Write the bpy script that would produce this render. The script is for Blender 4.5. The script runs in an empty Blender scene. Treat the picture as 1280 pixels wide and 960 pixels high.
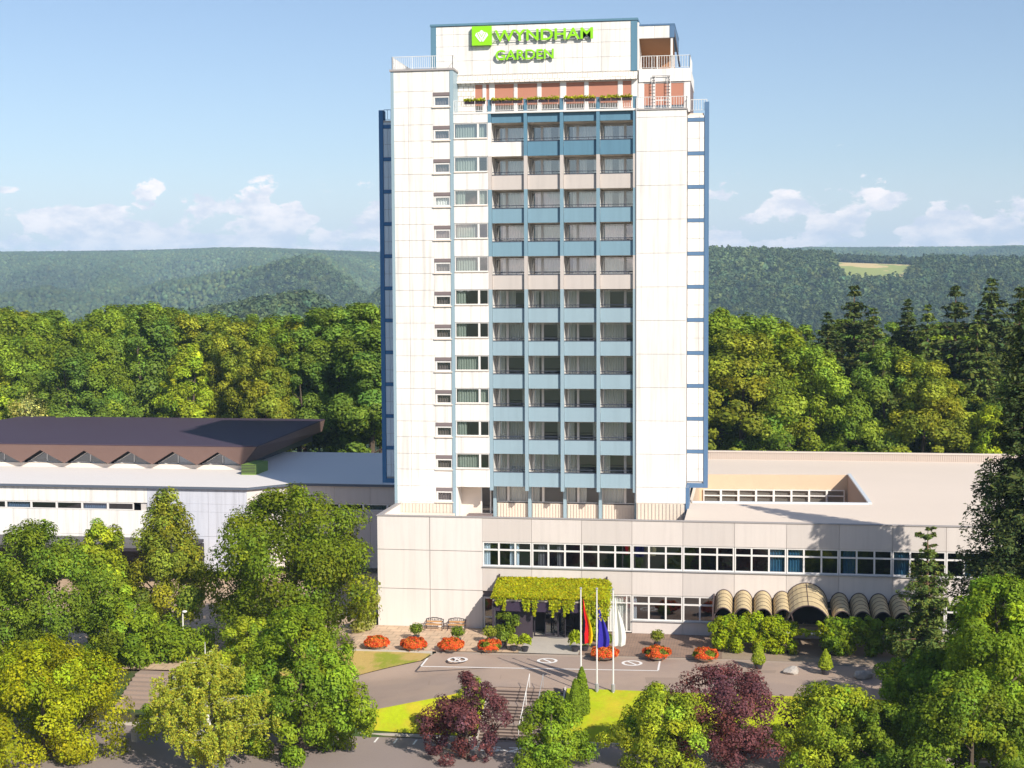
import bpy, math, random
import numpy as np
from mathutils import Vector, Matrix

C = bpy.context.scene
R = math.radians
PI = math.pi

# ------------------------------------------------------------------ camera
CAM = (21.084, -120.950, 27.008)
YAW, PITCH, ROLL, FPX = -0.15819, 0.06376, -0.00491, 1840.33
_cy, _sy = math.cos(YAW), math.sin(YAW)
_fwd = Vector((_sy*math.cos(PITCH), _cy*math.cos(PITCH), -math.sin(PITCH)))
_rt0 = Vector((_cy, -_sy, 0)); _up0 = _rt0.cross(_fwd)
_rt = _rt0*math.cos(ROLL) + _up0*math.sin(ROLL)
_up = _up0*math.cos(ROLL) - _rt0*math.sin(ROLL)
cd = bpy.data.cameras.new('camera'); cam = bpy.data.objects.new('camera', cd)
C.collection.objects.link(cam)
cd.sensor_width = 36; cd.lens = FPX/1280*36; cd.clip_start = 1; cd.clip_end = 30000
m = Matrix((_rt, _up, -_fwd)).transposed().to_4x4(); m.translation = Vector(CAM)
cam.matrix_world = m
C.camera = cam

# ------------------------------------------------------------------ light
SUN_EL, SUN_AZ = R(33.5), math.atan2(0.66, -0.75)      # azimuth from +Y towards +X
sdir = Vector((math.sin(SUN_AZ)*math.cos(SUN_EL), math.cos(SUN_AZ)*math.cos(SUN_EL), math.sin(SUN_EL)))
sl = bpy.data.lights.new('sun', 'SUN'); sun = bpy.data.objects.new('sun', sl)
C.collection.objects.link(sun)
sl.energy = 5.0; sl.angle = R(0.5); sl.color = (1.0, 0.93, 0.82)
sun.rotation_euler = sdir.to_track_quat('Z', 'Y').to_euler()
C.view_settings.view_transform = 'Standard'; C.view_settings.look = 'None'
C.view_settings.gamma = 1.0; C.view_settings.exposure = 0.40
C.view_settings.use_curve_mapping = False

w = bpy.data.worlds.new('World'); C.world = w; w.use_nodes = True
nt = w.node_tree; nt.nodes.clear()
class G:
    """small node-graph helper"""
    def __init__(s, nt): s.nt = nt
    def n(s, t, **k):
        x = s.nt.nodes.new(t)
        for a, v in k.items(): setattr(x, a, v)
        return x
    def l(s, a, b): s.nt.links.new(a, b)
    def put(s, sock, v):
        if isinstance(v, bpy.types.NodeSocket): s.l(v, sock)
        else: sock.default_value = v
    def math(s, op, a, b=0.0, c=0.0, clamp=False):
        x = s.n('ShaderNodeMath', operation=op, use_clamp=clamp)
        s.put(x.inputs[0], a); s.put(x.inputs[1], b); s.put(x.inputs[2], c)
        return x.outputs[0]
    def mix(s, f, a, b, mode='MIX'):
        x = s.n('ShaderNodeMix', data_type='RGBA', blend_type=mode)
        s.put(x.inputs[0], f)
        for q, v in ((x.inputs[6], a), (x.inputs[7], b)):
            if isinstance(v, tuple) and len(v) == 3: v = v + (1,)
            s.put(q, v)
        return x.outputs[2]
    def ramp(s, v, lo, hi, a=0.0, b=1.0):
        x = s.n('ShaderNodeMapRange', interpolation_type='SMOOTHSTEP')
        s.put(x.inputs[0], v); s.put(x.inputs[1], lo); s.put(x.inputs[2], hi)
        s.put(x.inputs[3], a); s.put(x.inputs[4], b)
        return x.outputs[0]
    def noise(s, vec, scale, detail=4, rough=0.55):
        x = s.n('ShaderNodeTexNoise'); s.put(x.inputs['Vector'], vec)
        x.inputs['Scale'].default_value = scale; x.inputs['Detail'].default_value = detail
        x.inputs['Roughness'].default_value = rough
        return x.outputs['Fac']
g = G(nt)
sky = g.n('ShaderNodeTexSky', sky_type='NISHITA'); sky.sun_disc = False
sky.sun_elevation = SUN_EL; sky.sun_rotation = SUN_AZ
sky.altitude = 300; sky.air_density = 1.0; sky.dust_density = 0.6; sky.ozone_density = 1.6
tc = g.n('ShaderNodeTexCoord'); sep = g.n('ShaderNodeSeparateXYZ'); g.l(tc.outputs['Generated'], sep.inputs[0])
az = g.math('ARCTAN2', sep.outputs[0], sep.outputs[1]); el = g.math('ARCSINE', sep.outputs[2])
comb = g.n('ShaderNodeCombineXYZ'); g.l(g.math('MULTIPLY', az, 26.0), comb.inputs[0]); g.l(g.math('MULTIPLY', el, 46.0), comb.inputs[1])
comb.inputs[2].default_value = 3.7
n1 = g.noise(comb.outputs[0], 1.25, 6, 0.55)
n2 = g.noise(comb.outputs[0], 0.7, 2, 0.5)
comb2 = g.n('ShaderNodeCombineXYZ'); g.l(g.math('MULTIPLY', az, 18.0), comb2.inputs[0]); g.l(g.math('MULTIPLY', el, 34.0), comb2.inputs[1])
comb2.inputs[2].default_value = 9.1
n3 = g.noise(comb2.outputs[0], 2.2, 5, 0.6)
dens = g.math('ADD', g.math('MULTIPLY', n1, 0.75), g.math('MULTIPLY', n2, 0.35))
eldeg = g.math('MULTIPLY', el, 180/PI)
band = g.math('MULTIPLY', g.ramp(eldeg, 0.2, 1.4), g.ramp(eldeg, 5.2, 2.2))
thr = g.math('SUBTRACT', 0.70, g.math('MULTIPLY', band, 0.215))
cl = g.ramp(g.math('SUBTRACT', dens, thr), 0.0, 0.04)
cl = g.math('MULTIPLY', cl, g.ramp(eldeg, 6.0, 4.3))
skyc = g.mix(1.0, sky.outputs[0], (0.95, 0.925, 0.97), 'MULTIPLY')
lowh = g.ramp(eldeg, 5.5, 0.3)
skyc = g.mix(g.math('MULTIPLY', lowh, 0.68), skyc, (7.3, 7.45, 7.95))
cc = g.mix(g.ramp(n3, 0.35, 0.65), (7.0, 7.0, 7.6), (11.2, 9.9, 9.3))
skyc = g.mix(g.math('MULTIPLY', cl, 0.92), skyc, cc)
bg = g.n('ShaderNodeBackground'); bg.inputs['Strength'].default_value = 0.10
g.l(skyc, bg.inputs['Color']); wo = g.n('ShaderNodeOutputWorld'); g.l(bg.outputs[0], wo.inputs[0])

C.render.engine = 'CYCLES'
C.cycles.max_bounces = 6; C.cycles.diffuse_bounces = 4; C.cycles.glossy_bounces = 3
C.cycles.transmission_bounces = 3; C.cycles.transparent_max_bounces = 12; C.cycles.volume_bounces = 0
C.cycles.use_adaptive_sampling = True

# ------------------------------------------------------------------ materials
MATS = {}
def mat(name, col, rough=0.7, var=0.0, vscale=0.4, spec=0.3, metal=0.0, streak=0.0, grain=0.0, gscale=8.0, bump=0.0, bscale=20.0, col2=None, c2scale=0.2, c2lo=0.45, c2hi=0.6):
    if name in MATS: return MATS[name]
    mt = bpy.data.materials.new(name); mt.use_nodes = True
    g = G(mt.node_tree); b = mt.node_tree.nodes['Principled BSDF']
    b.inputs['Roughness'].default_value = rough; b.inputs['Metallic'].default_value = metal
    b.inputs['Specular IOR Level'].default_value = spec
    at = g.n('ShaderNodeAttribute', attribute_name='tint')
    geo = g.n('ShaderNodeNewGeometry'); pos = geo.outputs['Position']
    c = (*col, 1.0)
    if col2 is not None:
        c = g.mix(g.ramp(g.noise(pos, c2scale, 5, 0.6), c2lo, c2hi), c, (*col2, 1.0))
    c = g.mix(1.0, c, at.outputs['Color'], 'MULTIPLY')
    def darken(c, f, amt):
        f = g.math('MULTIPLY', f, amt); f = g.math('SUBTRACT', 1.0 + amt*0.5, f)
        cx = g.n('ShaderNodeCombineXYZ')
        for i in range(3): g.l(f, cx.inputs[i])
        return g.mix(1.0, c, cx.outputs[0], 'MULTIPLY')
    if var: c = darken(c, g.noise(pos, vscale, 5, 0.6), var)
    if streak:
        mp = g.n('ShaderNodeMapping'); g.l(pos, mp.inputs[0]); mp.inputs['Scale'].default_value = (2.2, 2.2, 0.12)
        c = darken(c, g.ramp(g.noise(mp.outputs[0], 1.0, 4, 0.6), 0.4, 0.75), streak)
    if grain: c = darken(c, g.noise(pos, gscale, 3, 0.7), grain)
    g.put(b.inputs['Base Color'], c)
    if bump:
        bp = g.n('ShaderNodeBump'); bp.inputs['Strength'].default_value = bump; bp.inputs['Distance'].default_value = 0.05
        g.l(g.noise(pos, bscale, 4, 0.7), bp.inputs['Height']); g.l(bp.outputs[0], b.inputs['Normal'])
    MATS[name] = mt; return mt

PODW = mat('podium_white', (0.681, 0.637, 0.606), 0.6, var=0.07, vscale=0.35, streak=0.10)
WHITE = mat('white_panel', (0.717, 0.692, 0.661), 0.6, var=0.12, vscale=0.4, streak=0.26)
WHITEW = mat('weathered_panel', (0.721, 0.690, 0.656), 0.65, var=0.16, vscale=0.5, streak=0.30)
CREAM = mat('cream_panel', (0.619, 0.566, 0.535), 0.65, var=0.07, vscale=0.3, streak=0.08)
FRAMEW = mat('white_frame', (0.736, 0.708, 0.681), 0.45)
JOINT = mat('joint_backing', (0.56, 0.52, 0.49), 0.9)
BLUE = mat('blue_paint', (0.106, 0.216, 0.299), 0.45, var=0.10, vscale=0.3, streak=0.1)
BLUEM = mat('middle_blue_paint', (0.189, 0.304, 0.377), 0.45, var=0.08, vscale=0.3, streak=0.08)
BLUEL = mat('light_blue_paint', (0.276, 0.373, 0.428), 0.45, var=0.08, vscale=0.3, streak=0.08)
BLUED = mat('deep_blue_paint', (0.06, 0.19, 0.40), 0.45, var=0.1, vscale=0.3)
BEIGE = mat('beige_panel', (0.511, 0.460, 0.428), 0.6, var=0.06, streak=0.08)
SOFFIT = mat('soffit_plaster', (0.74, 0.645, 0.56), 0.8, var=0.06)
RIB = mat('ribbed_cladding', (0.62, 0.54, 0.46), 0.6, var=0.06, streak=0.1)
ROOM = mat('room_wall', (0.22, 0.18, 0.165), 0.9)
DARKROOM = mat('dark_room', (0.045, 0.04, 0.04), 0.9)
CURT = mat('curtain_white', (0.88, 0.88, 0.84), 0.9)
CURTG = mat('curtain_green', (0.36, 0.42, 0.36), 0.9)
CURTB = mat('curtain_blue', (0.055, 0.17, 0.25), 0.9)
BLIND = mat('terracotta_blind', (0.45, 0.20, 0.135), 0.8, var=0.1, vscale=0.8)
SHUT = mat('shutter_brown', (0.20, 0.16, 0.16), 0.7)
GREYM = mat('grey_metal', (0.42, 0.42, 0.43), 0.4, metal=0.3)
RAILW = mat('white_rail', (0.74, 0.73, 0.71), 0.45)
DARKM = mat('dark_metal', (0.035, 0.03, 0.04), 0.4)
RAILD = mat('dark_rail', (0.06, 0.07, 0.10), 0.4)
SIGNG = mat('sign_green', (0.27, 0.66, 0.012), 0.4)
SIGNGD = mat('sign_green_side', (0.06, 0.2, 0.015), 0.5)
SIGNW = mat('sign_white', (0.86, 0.88, 0.82), 0.4)
WOOD = mat('brown_wood', (0.30, 0.145, 0.065), 0.6, var=0.2, vscale=2.0)
ROOFM = mat('roof_membrane', (0.720, 0.617, 0.522), 0.85, var=0.10, vscale=0.12, grain=0.05, gscale=2.0)
ROOFW = mat('pale_roof_sheet', (0.756, 0.711, 0.670), 0.7, var=0.08, vscale=0.1)
ROOFD = mat('dark_roof_sheet', (0.062, 0.043, 0.068), 0.75, var=0.12, vscale=0.1, grain=0.1, gscale=1.0)
SHINGLE = mat('brown_shingle', (0.20, 0.125, 0.105), 0.85, var=0.2, vscale=0.6, grain=0.25, gscale=9.0)
ASPH = mat('asphalt', (0.395, 0.296, 0.235), 0.85, var=0.24, vscale=0.35, grain=0.22, gscale=14, bump=0.25, bscale=30, col2=(0.355, 0.27, 0.222), c2scale=0.16, c2lo=0.44, c2hi=0.58)
STREETM = mat('street_asphalt', (0.29, 0.235, 0.215), 0.85, var=0.16, vscale=0.25, grain=0.2, gscale=12)
PAINT = mat('road_paint', (0.80, 0.78, 0.76), 0.6, grain=0.12, gscale=9, var=0.1, vscale=2)
GRASS = mat('lawn_grass', (0.35, 0.42, 0.006), 0.9, var=0.4, vscale=0.8, grain=0.45, gscale=4, bump=0.5, bscale=14, col2=(0.45, 0.38, 0.02), c2scale=0.5, c2lo=0.42, c2hi=0.66)
DRYG = mat('dry_grass', (0.46, 0.33, 0.11), 0.9, var=0.25, vscale=0.6, grain=0.5, gscale=9, bump=0.8, bscale=14, col2=(0.26, 0.29, 0.03), c2scale=0.4, c2lo=0.47, c2hi=0.6)
SOIL = mat('forest_soil', (0.085, 0.075, 0.035), 0.95, var=0.3, vscale=0.6, grain=0.4, gscale=5, col2=(0.05, 0.085, 0.02), c2scale=0.3)
EARTH = mat('planter_earth', (0.33, 0.25, 0.18), 0.95, var=0.25, vscale=1.0, grain=0.3, gscale=8)
STONE = mat('pale_stone', (0.48, 0.43, 0.37), 0.85, var=0.2, vscale=1.2, grain=0.2, gscale=6)
ROCK = mat('grey_rock', (0.44, 0.40, 0.36), 0.9, var=0.45, vscale=2.5, grain=0.3, gscale=10)
STEPM = mat('step_stone', (0.33, 0.25, 0.205), 0.9, var=0.22, vscale=0.8, grain=0.2, gscale=8)
BARK = mat('bark', (0.10, 0.075, 0.055), 0.95, var=0.4, vscale=2.0)
BARKP = mat('pine_bark', (0.20, 0.12, 0.075), 0.95, var=0.4, vscale=2.0)
BARKB = mat('birch_bark', (0.66, 0.63, 0.58), 0.8, var=0.6, vscale=3.0)
POT = mat('dark_pot', (0.045, 0.042, 0.05), 0.5)
POTB = mat('stone_bowl', (0.50, 0.42, 0.34), 0.8, var=0.1)
BENCHW = mat('bench_wood', (0.50, 0.28, 0.12), 0.6, var=0.25, vscale=4)
GREENBOX = mat('green_box', (0.16, 0.25, 0.05), 0.6, var=0.1)

def brick_mat(name, c1, c2, mortar, scale, bw=0.5, rh=0.25, ms=0.03, rot=(0, 0, 0)):
    mt = bpy.data.materials.new(name); mt.use_nodes = True
    g = G(mt.node_tree); b = mt.node_tree.nodes['Principled BSDF']; b.inputs['Roughness'].default_value = 0.9
    geo = g.n('ShaderNodeNewGeometry'); mp = g.n('ShaderNodeMapping'); g.l(geo.outputs['Position'], mp.inputs[0])
    mp.inputs['Rotation'].default_value = rot
    br = g.n('ShaderNodeTexBrick'); g.l(mp.outputs[0], br.inputs[0])
    br.inputs['Color1'].default_value = (*c1, 1); br.inputs['Color2'].default_value = (*c2, 1); br.inputs['Mortar'].default_value = (*mortar, 1)
    br.inputs['Scale'].default_value = scale; br.inputs['Mortar Size'].default_value = ms
    br.inputs['Brick Width'].default_value = bw; br.inputs['Row Height'].default_value = rh
    n = g.noise(geo.outputs['Position'], 0.8, 5, 0.6)
    f = g.math('ADD', g.math('MULTIPLY', n, 0.7), 0.62); cx = g.n('ShaderNodeCombineXYZ')
    for i in range(3): g.l(f, cx.inputs[i])
    g.l(g.mix(1.0, br.outputs[0], cx.outputs[0], 'MULTIPLY'), b.inputs['Base Color'])
    MATS[name] = mt; return mt
PAVE = brick_mat('terrace_paving', (0.64, 0.46, 0.31), (0.55, 0.40, 0.27), (0.34, 0.24, 0.17), 1.0, 0.9, 0.9, 0.03)
BRICKP = brick_mat('brick_paving', (0.36, 0.23, 0.16), (0.29, 0.185, 0.135), (0.19, 0.14, 0.11), 1.0, 0.42, 0.2, 0.03)
BRICKW = brick_mat('brick_wall', (0.25, 0.155, 0.11), (0.20, 0.12, 0.09), (0.28, 0.22, 0.18), 1.0, 0.4, 0.16, 0.02, (R(90), 0, 0))
TILE = brick_mat('mosaic_tile', (0.80, 0.76, 0.70), (0.76, 0.71, 0.64), (0.46, 0.40, 0.35), 1.0, 0.42, 0.42, 0.03, (R(90), 0, 0))

def glass_mat(name, tint, refl=1.0, f0=0.17):
    mt = bpy.data.materials.new(name); mt.use_nodes = True; nt = mt.node_tree; nt.nodes.clear(); g = G(nt)
    t = g.n('ShaderNodeBsdfTransparent'); t.inputs[0].default_value = (*tint, 1)
    gl = g.n('ShaderNodeBsdfGlossy'); gl.inputs['Roughness'].default_value = 0.02; gl.inputs['Color'].default_value = (refl, refl, refl, 1)
    geo = g.n('ShaderNodeNewGeometry'); dt = g.n('ShaderNodeVectorMath', operation='DOT_PRODUCT'); g.l(geo.outputs['Normal'], dt.inputs[0]); g.l(geo.outputs['Incoming'], dt.inputs[1])
    sch = g.math('POWER', g.math('SUBTRACT', 1.0, g.math('ABSOLUTE', dt.outputs['Value']), clamp=True), 5.0); fres = g.math('ADD', g.math('MULTIPLY', sch, 1-f0), f0)
    bp = g.n('ShaderNodeBump'); bp.inputs['Strength'].default_value = 0.012; bp.inputs['Distance'].default_value = 0.2
    g.l(g.noise(geo.outputs['Position'], 0.8, 2), bp.inputs['Height']); g.l(bp.outputs[0], gl.inputs['Normal'])
    mx = g.n('ShaderNodeMixShader'); g.l(fres, mx.inputs[0]); g.l(t.outputs[0], mx.inputs[1]); g.l(gl.outputs[0], mx.inputs[2])
    o = g.n('ShaderNodeOutputMaterial'); g.l(mx.outputs[0], o.inputs[0]); MATS[name] = mt; return mt
GLASS = glass_mat('window_glass', (0.84, 0.87, 0.88), 1.0, 0.27)
GLASSD = glass_mat('dark_glass', (0.52, 0.58, 0.66))
GLASSB = glass_mat('tinted_glass', (0.62, 0.72, 0.82))

def leaf_mat(name, col, trans=0.30, hue=None, warm=None):
    mt = bpy.data.materials.new(name); mt.use_nodes = True; nt = mt.node_tree; nt.nodes.clear(); g = G(nt)
    at = g.n('ShaderNodeAttribute', attribute_name='tint')
    c = g.mix(1.0, (*col, 1), at.outputs['Color'], 'MULTIPLY')
    d = g.n('ShaderNodeBsdfDiffuse'); g.l(c, d.inputs[0])
    tr = g.n('ShaderNodeBsdfTranslucent'); g.l(g.mix(1.0, c, (1.25, 1.2, 0.6, 1), 'MULTIPLY'), tr.inputs[0])
    mx = g.n('ShaderNodeMixShader'); mx.inputs[0].default_value = trans
    g.l(d.outputs[0], mx.inputs[1]); g.l(tr.outputs[0], mx.inputs[2])
    gl = g.n('ShaderNodeBsdfGlossy'); gl.inputs['Roughness'].default_value = 0.45; gl.inputs[0].default_value = (0.6, 0.6, 0.6, 1)
    m2 = g.n('ShaderNodeMixShader'); m2.inputs[0].default_value = 0.008
    g.l(mx.outputs[0], m2.inputs[1]); g.l(gl.outputs[0], m2.inputs[2])
    o = g.n('ShaderNodeOutputMaterial'); g.l(m2.outputs[0], o.inputs[0]); MATS[name] = mt; return mt
L_MID = leaf_mat('leaf_mid_green', (0.206, 0.296, 0.019))
L_DEEP = leaf_mat('leaf_deep_green', (0.168, 0.224, 0.014))
L_DARK = leaf_mat('leaf_dark_green', (0.168, 0.241, 0.020))
L_LIGHT = leaf_mat('leaf_light_green', (0.320, 0.391, 0.026))
L_YELL = leaf_mat('leaf_yellow_green', (0.328, 0.355, 0.012))
L_OLIVE = leaf_mat('leaf_olive', (0.252, 0.286, 0.028))
L_BIRCH = leaf_mat('leaf_birch', (0.378, 0.403, 0.041))
L_PURP = leaf_mat('leaf_purple', (0.169, 0.063, 0.066), 0.3)
L_NEED = leaf_mat('needle_dark', (0.081, 0.111, 0.031), 0.15)
L_PINE = leaf_mat('needle_pine', (0.135, 0.182, 0.039), 0.2)
L_VINE = leaf_mat('leaf_vine', (0.30, 0.37, 0.012))
L_CANOPY = leaf_mat('leaf_canopy_vine', (0.37, 0.38, 0.010))
L_WILL = leaf_mat('leaf_willow', (0.470, 0.470, 0.133))
L_FOR = leaf_mat('leaf_forest', (0.219, 0.304, 0.029))
L_FORD = leaf_mat('leaf_forest_dark', (0.157, 0.237, 0.032))
L_FLOW = leaf_mat('flower_leaf', (0.17, 0.2, 0.015))
P_RED = leaf_mat('petal_red', (0.72, 0.12, 0.028), 0.25)
P_YEL = leaf_mat('petal_yellow', (0.60, 0.42, 0.05), 0.25)
L_FAR = leaf_mat('far_wood_leaf', (0.092, 0.132, 0.052), 0.2)  # bluish green carries part of the distance haze in its colour

# ------------------------------------------------------------------ builders
WLOC = {}
def tag(o, label=None, cat=None, group=None, kind=None):
    if label: o['label'] = label
    if cat: o['category'] = cat
    if group: o['group'] = group
    if kind: o['kind'] = kind
    return o
def empty(name, loc, label=None, cat=None, group=None):
    o = bpy.data.objects.new(name, None); C.collection.objects.link(o); o.location = loc
    o.empty_display_size = 0.5; WLOC[o.name] = Vector(loc); return tag(o, label, cat, group)
def np_mesh(name, V, F, mats, tint=None, midx=None, smooth=False):
    """V (n,3), F (m,k) array"""
    V = np.asarray(V, np.float32); F = np.asarray(F, np.int32); k = F.shape[1]
    me = bpy.data.meshes.new(name)
    me.vertices.add(len(V)); me.vertices.foreach_set('co', V.ravel())
    me.loops.add(F.size); me.loops.foreach_set('vertex_index', F.ravel())
    me.polygons.add(len(F)); me.polygons.foreach_set('loop_start', np.arange(0, F.size, k, dtype=np.int32))
    if midx is not None: me.polygons.foreach_set('material_index', np.asarray(midx, np.int32))
    if smooth: me.polygons.foreach_set('use_smooth', np.ones(len(F), bool))
    t = np.ones((len(F), 4), np.float32)
    if tint is not None: t[:, :3] = tint
    a = me.attributes.new('tint', 'FLOAT_COLOR', 'FACE'); a.data.foreach_set('color', t.ravel())
    for mm in mats: me.materials.append(mm)
    me.update(); me.validate(); return me
def put(name, me, parent=None, loc=(0, 0, 0)):
    """link a mesh whose vertices are in world coordinates minus loc"""
    o = bpy.data.objects.new(name, me); C.collection.objects.link(o)
    WLOC[o.name] = Vector(loc)
    if parent: o.parent = parent; o.location = Vector(loc) - WLOC[parent.name]
    else: o.location = loc
    return o
class MB:
    def __init__(s): s.V = []; s.F = []; s.M = []; s.T = []
    def face(s, pts, m=0, t=1.0):
        i = len(s.V); s.V += [tuple(p) for p in pts]; s.F.append(tuple(range(i, i+len(pts)))); s.M.append(m); s.T.append(t)
        return s
    def box(s, x0, x1, y0, y1, z0, z1, m=0, t=1.0):
        if x1 < x0: x0, x1 = x1, x0
        if y1 < y0: y0, y1 = y1, y0
        if z1 < z0: z0, z1 = z1, z0
        i = len(s.V); s.V += [(x, y, z) for z in (z0, z1) for y in (y0, y1) for x in (x0, x1)]
        for f in ((0, 2, 3, 1), (4, 5, 7, 6), (0, 1, 5, 4), (2, 6, 7, 3), (0, 4, 6, 2), (1, 3, 7, 5)):
            s.F.append(tuple(i+q for q in f)); s.M.append(m); s.T.append(t)
        return s
    def prism(s, poly, z0, z1, m=0, t=1.0):
        """poly: ccw list of (x,y); z0,z1 heights (number or list)"""
        n = len(poly); i = len(s.V)
        zz0 = z0 if hasattr(z0, '__len__') else [z0]*n; zz1 = z1 if hasattr(z1, '__len__') else [z1]*n
        s.V += [(x, y, zz0[k]) for k, (x, y) in enumerate(poly)] + [(x, y, zz1[k]) for k, (x, y) in enumerate(poly)]
        s.F.append(tuple(i+k for k in reversed(range(n)))); s.F.append(tuple(i+n+k for k in range(n)))
        s.M += [m, m]; s.T += [t, t]
        for k in range(n):
            q = (k+1) % n; s.F.append((i+k, i+q, i+n+q, i+n+k)); s.M.append(m); s.T.append(t)
        return s
    def tube(s, pts, rad, n=6, m=0, t=1.0, cap=True):
        pts = [Vector(p) for p in pts]
        if not hasattr(rad, '__len__'): rad = [rad]*len(pts)
        i = len(s.V)
        for k, p in enumerate(pts):
            d = (pts[min(k+1, len(pts)-1)] - pts[max(k-1, 0)]).normalized()
            u = d.cross(Vector((0, 0, 1)) if abs(d.z) < 0.9 else Vector((1, 0, 0))).normalized(); v = d.cross(u)
            for a in range(n):
                q = 2*PI*a/n; s.V.append(tuple(p + (u*math.cos(q) + v*math.sin(q))*rad[k]))
        for k in range(len(pts)-1):
            for a in range(n):
                b = (a+1) % n
                s.F.append((i+k*n+a, i+k*n+b, i+(k+1)*n+b, i+(k+1)*n+a)); s.M.append(m); s.T.append(t)
        if cap:
            s.F.append(tuple(i+a for a in range(n))); s.M.append(m); s.T.append(t)
            e = i+(len(pts)-1)*n; s.F.append(tuple(e+a for a in reversed(range(n)))); s.M.append(m); s.T.append(t)
        return s
    def lathe(s, cx, cy, prof, n=16, m=0, t=1.0):
        i = len(s.V)
        for r, z in prof:
            for a in range(n): s.V.append((cx+r*math.cos(2*PI*a/n), cy+r*math.sin(2*PI*a/n), z))
        for k in range(len(prof)-1):
            for a in range(n):
                b = (a+1) % n; s.F.append((i+k*n+a, i+k*n+b, i+(k+1)*n+b, i+(k+1)*n+a)); s.M.append(m); s.T.append(t)
        s.F.append(tuple(i+a for a in reversed(range(n)))); s.M.append(m); s.T.append(t)
        e = i+(len(prof)-1)*n; s.F.append(tuple(e+a for a in range(n))); s.M.append(m); s.T.append(t)
        return s
    def build(s, name, mats, parent=None, smooth=False, loc=None):
        if not isinstance(mats, (list, tuple)): mats = [mats]
        A = np.array(s.V, np.float32)
        if loc is None:
            lo, hi = A.min(0), A.max(0); loc = ((lo[0]+hi[0])/2, (lo[1]+hi[1])/2, lo[2])
        loc = Vector([float(q) for q in loc])
        me = bpy.data.meshes.new(name); me.from_pydata((A - np.array(loc, np.float32)).tolist(), [], s.F)
        for mm in mats: me.materials.append(mm)
        me.polygons.foreach_set('material_index', np.array(s.M, np.int32))
        if smooth: me.polygons.foreach_set('use_smooth', np.ones(len(s.F), bool))
        a = me.attributes.new('tint', 'FLOAT_COLOR', 'FACE')
        tt = np.ones((len(s.F), 4), np.float32)
        for q, v in enumerate(s.T): tt[q, :3] = v
        a.data.foreach_set('color', tt.ravel()); me.update()
        return put(name, me, parent, loc)

def copy_tree(o, loc=None, rot=None, scale=None):
    c = o.copy(); C.collection.objects.link(c)
    if loc is not None: c.location = loc
    if rot is not None: c.rotation_euler = (0, 0, rot)
    if scale is not None: c.scale = scale
    for ch in list(o.children):
        q = ch.copy(); C.collection.objects.link(q); q.parent = c
        for gch in list(ch.children):
            d = gch.copy(); C.collection.objects.link(d); d.parent = q
    return c

# ------------------------------------------------------------------ terrain heights
def sstep(t): t = np.clip(t, 0, 1); return t*t*(3-2*t)
def front_edge(x): return np.interp(x, [-60, -13, -4.3, 1.5, 4.4, 30, 60], [-28.3, -28.2, -27.7, -25.4, -23.4, -23.2, -22.5])
STREET_Y, STREET_Z = -28.5, -2.2
def near_h(x, y):
    x = np.asarray(x, float); y = np.asarray(y, float)
    p = np.interp(x, [-30, -14, -9], [-0.8, -0.6, 0]); r = np.interp(x, [-14, -4.3, 3.0], [-2.2, -1.0, 0.0])
    yc = np.interp(x, [-19, -12], [-20.0, -15.0]); wt = np.clip((yc - y)/4.0, 0, 1)
    h = p*(1-wt) + r*wt
    e = front_edge(x); f = np.clip((e - y)/(e - STREET_Y + 1e-6), 0, 1)
    return h*(1-f) + STREET_Z*f
def gz(x, y): return float(near_h(x, y))
def px_ground(px, py, z):
    d = _fwd + _rt*((px-640)/FPX) + _up*((480-py)/FPX)
    t = (z - CAM[2])/d.z; p = Vector(CAM) + d*t; return p.x, p.y

def fbm(x, y, seed=0, octs=5):
    rs = np.random.RandomState(seed); out = np.zeros_like(x, float); amp = 1.0; fr = 1.0
    for k in range(octs):
        for _ in range(3):
            a = rs.rand()*2*PI; ph = rs.rand()*2*PI
            out += amp*np.sin((x*math.cos(a)+y*math.sin(a))*fr + ph + 1.3*np.sin((x*math.sin(a*1.7)-y*math.cos(a*1.7))*fr*0.7+ph*2))
        amp *= 0.52; fr *= 1.93
    return out/3

# ------------------------------------------------------------------ ground and hills
def ground():
    xs = np.concatenate([np.linspace(-420, -70, 30), np.linspace(-68, 75, 100), np.linspace(80, 420, 30)])
    ys = np.concatenate([np.linspace(-170, -45, 20), np.linspace(-44, 60, 105), np.linspace(64, 330, 40)])
    X, Y = np.meshgrid(xs, ys); Z = near_h(X, Y) - 0.14 - 0.9*((X > 3.0) & (X < 10.2) & (Y < -22.9) & (Y > -29.5))
    Z = Z - 34*sstep((Y-95)/240)
    V = np.stack([X, Y, Z], -1).reshape(-1, 3); n = len(xs)
    i = (np.arange(len(ys)-1)[:, None]*n + np.arange(n-1)[None]).ravel()
    F = np.stack([i, i+1, i+n+1, i+n], -1)
    o = put('ground', np_mesh('ground', V, F, [SOIL])); tag(o, 'soil and leaf litter around the hotel', kind='structure')
ground()

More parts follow.
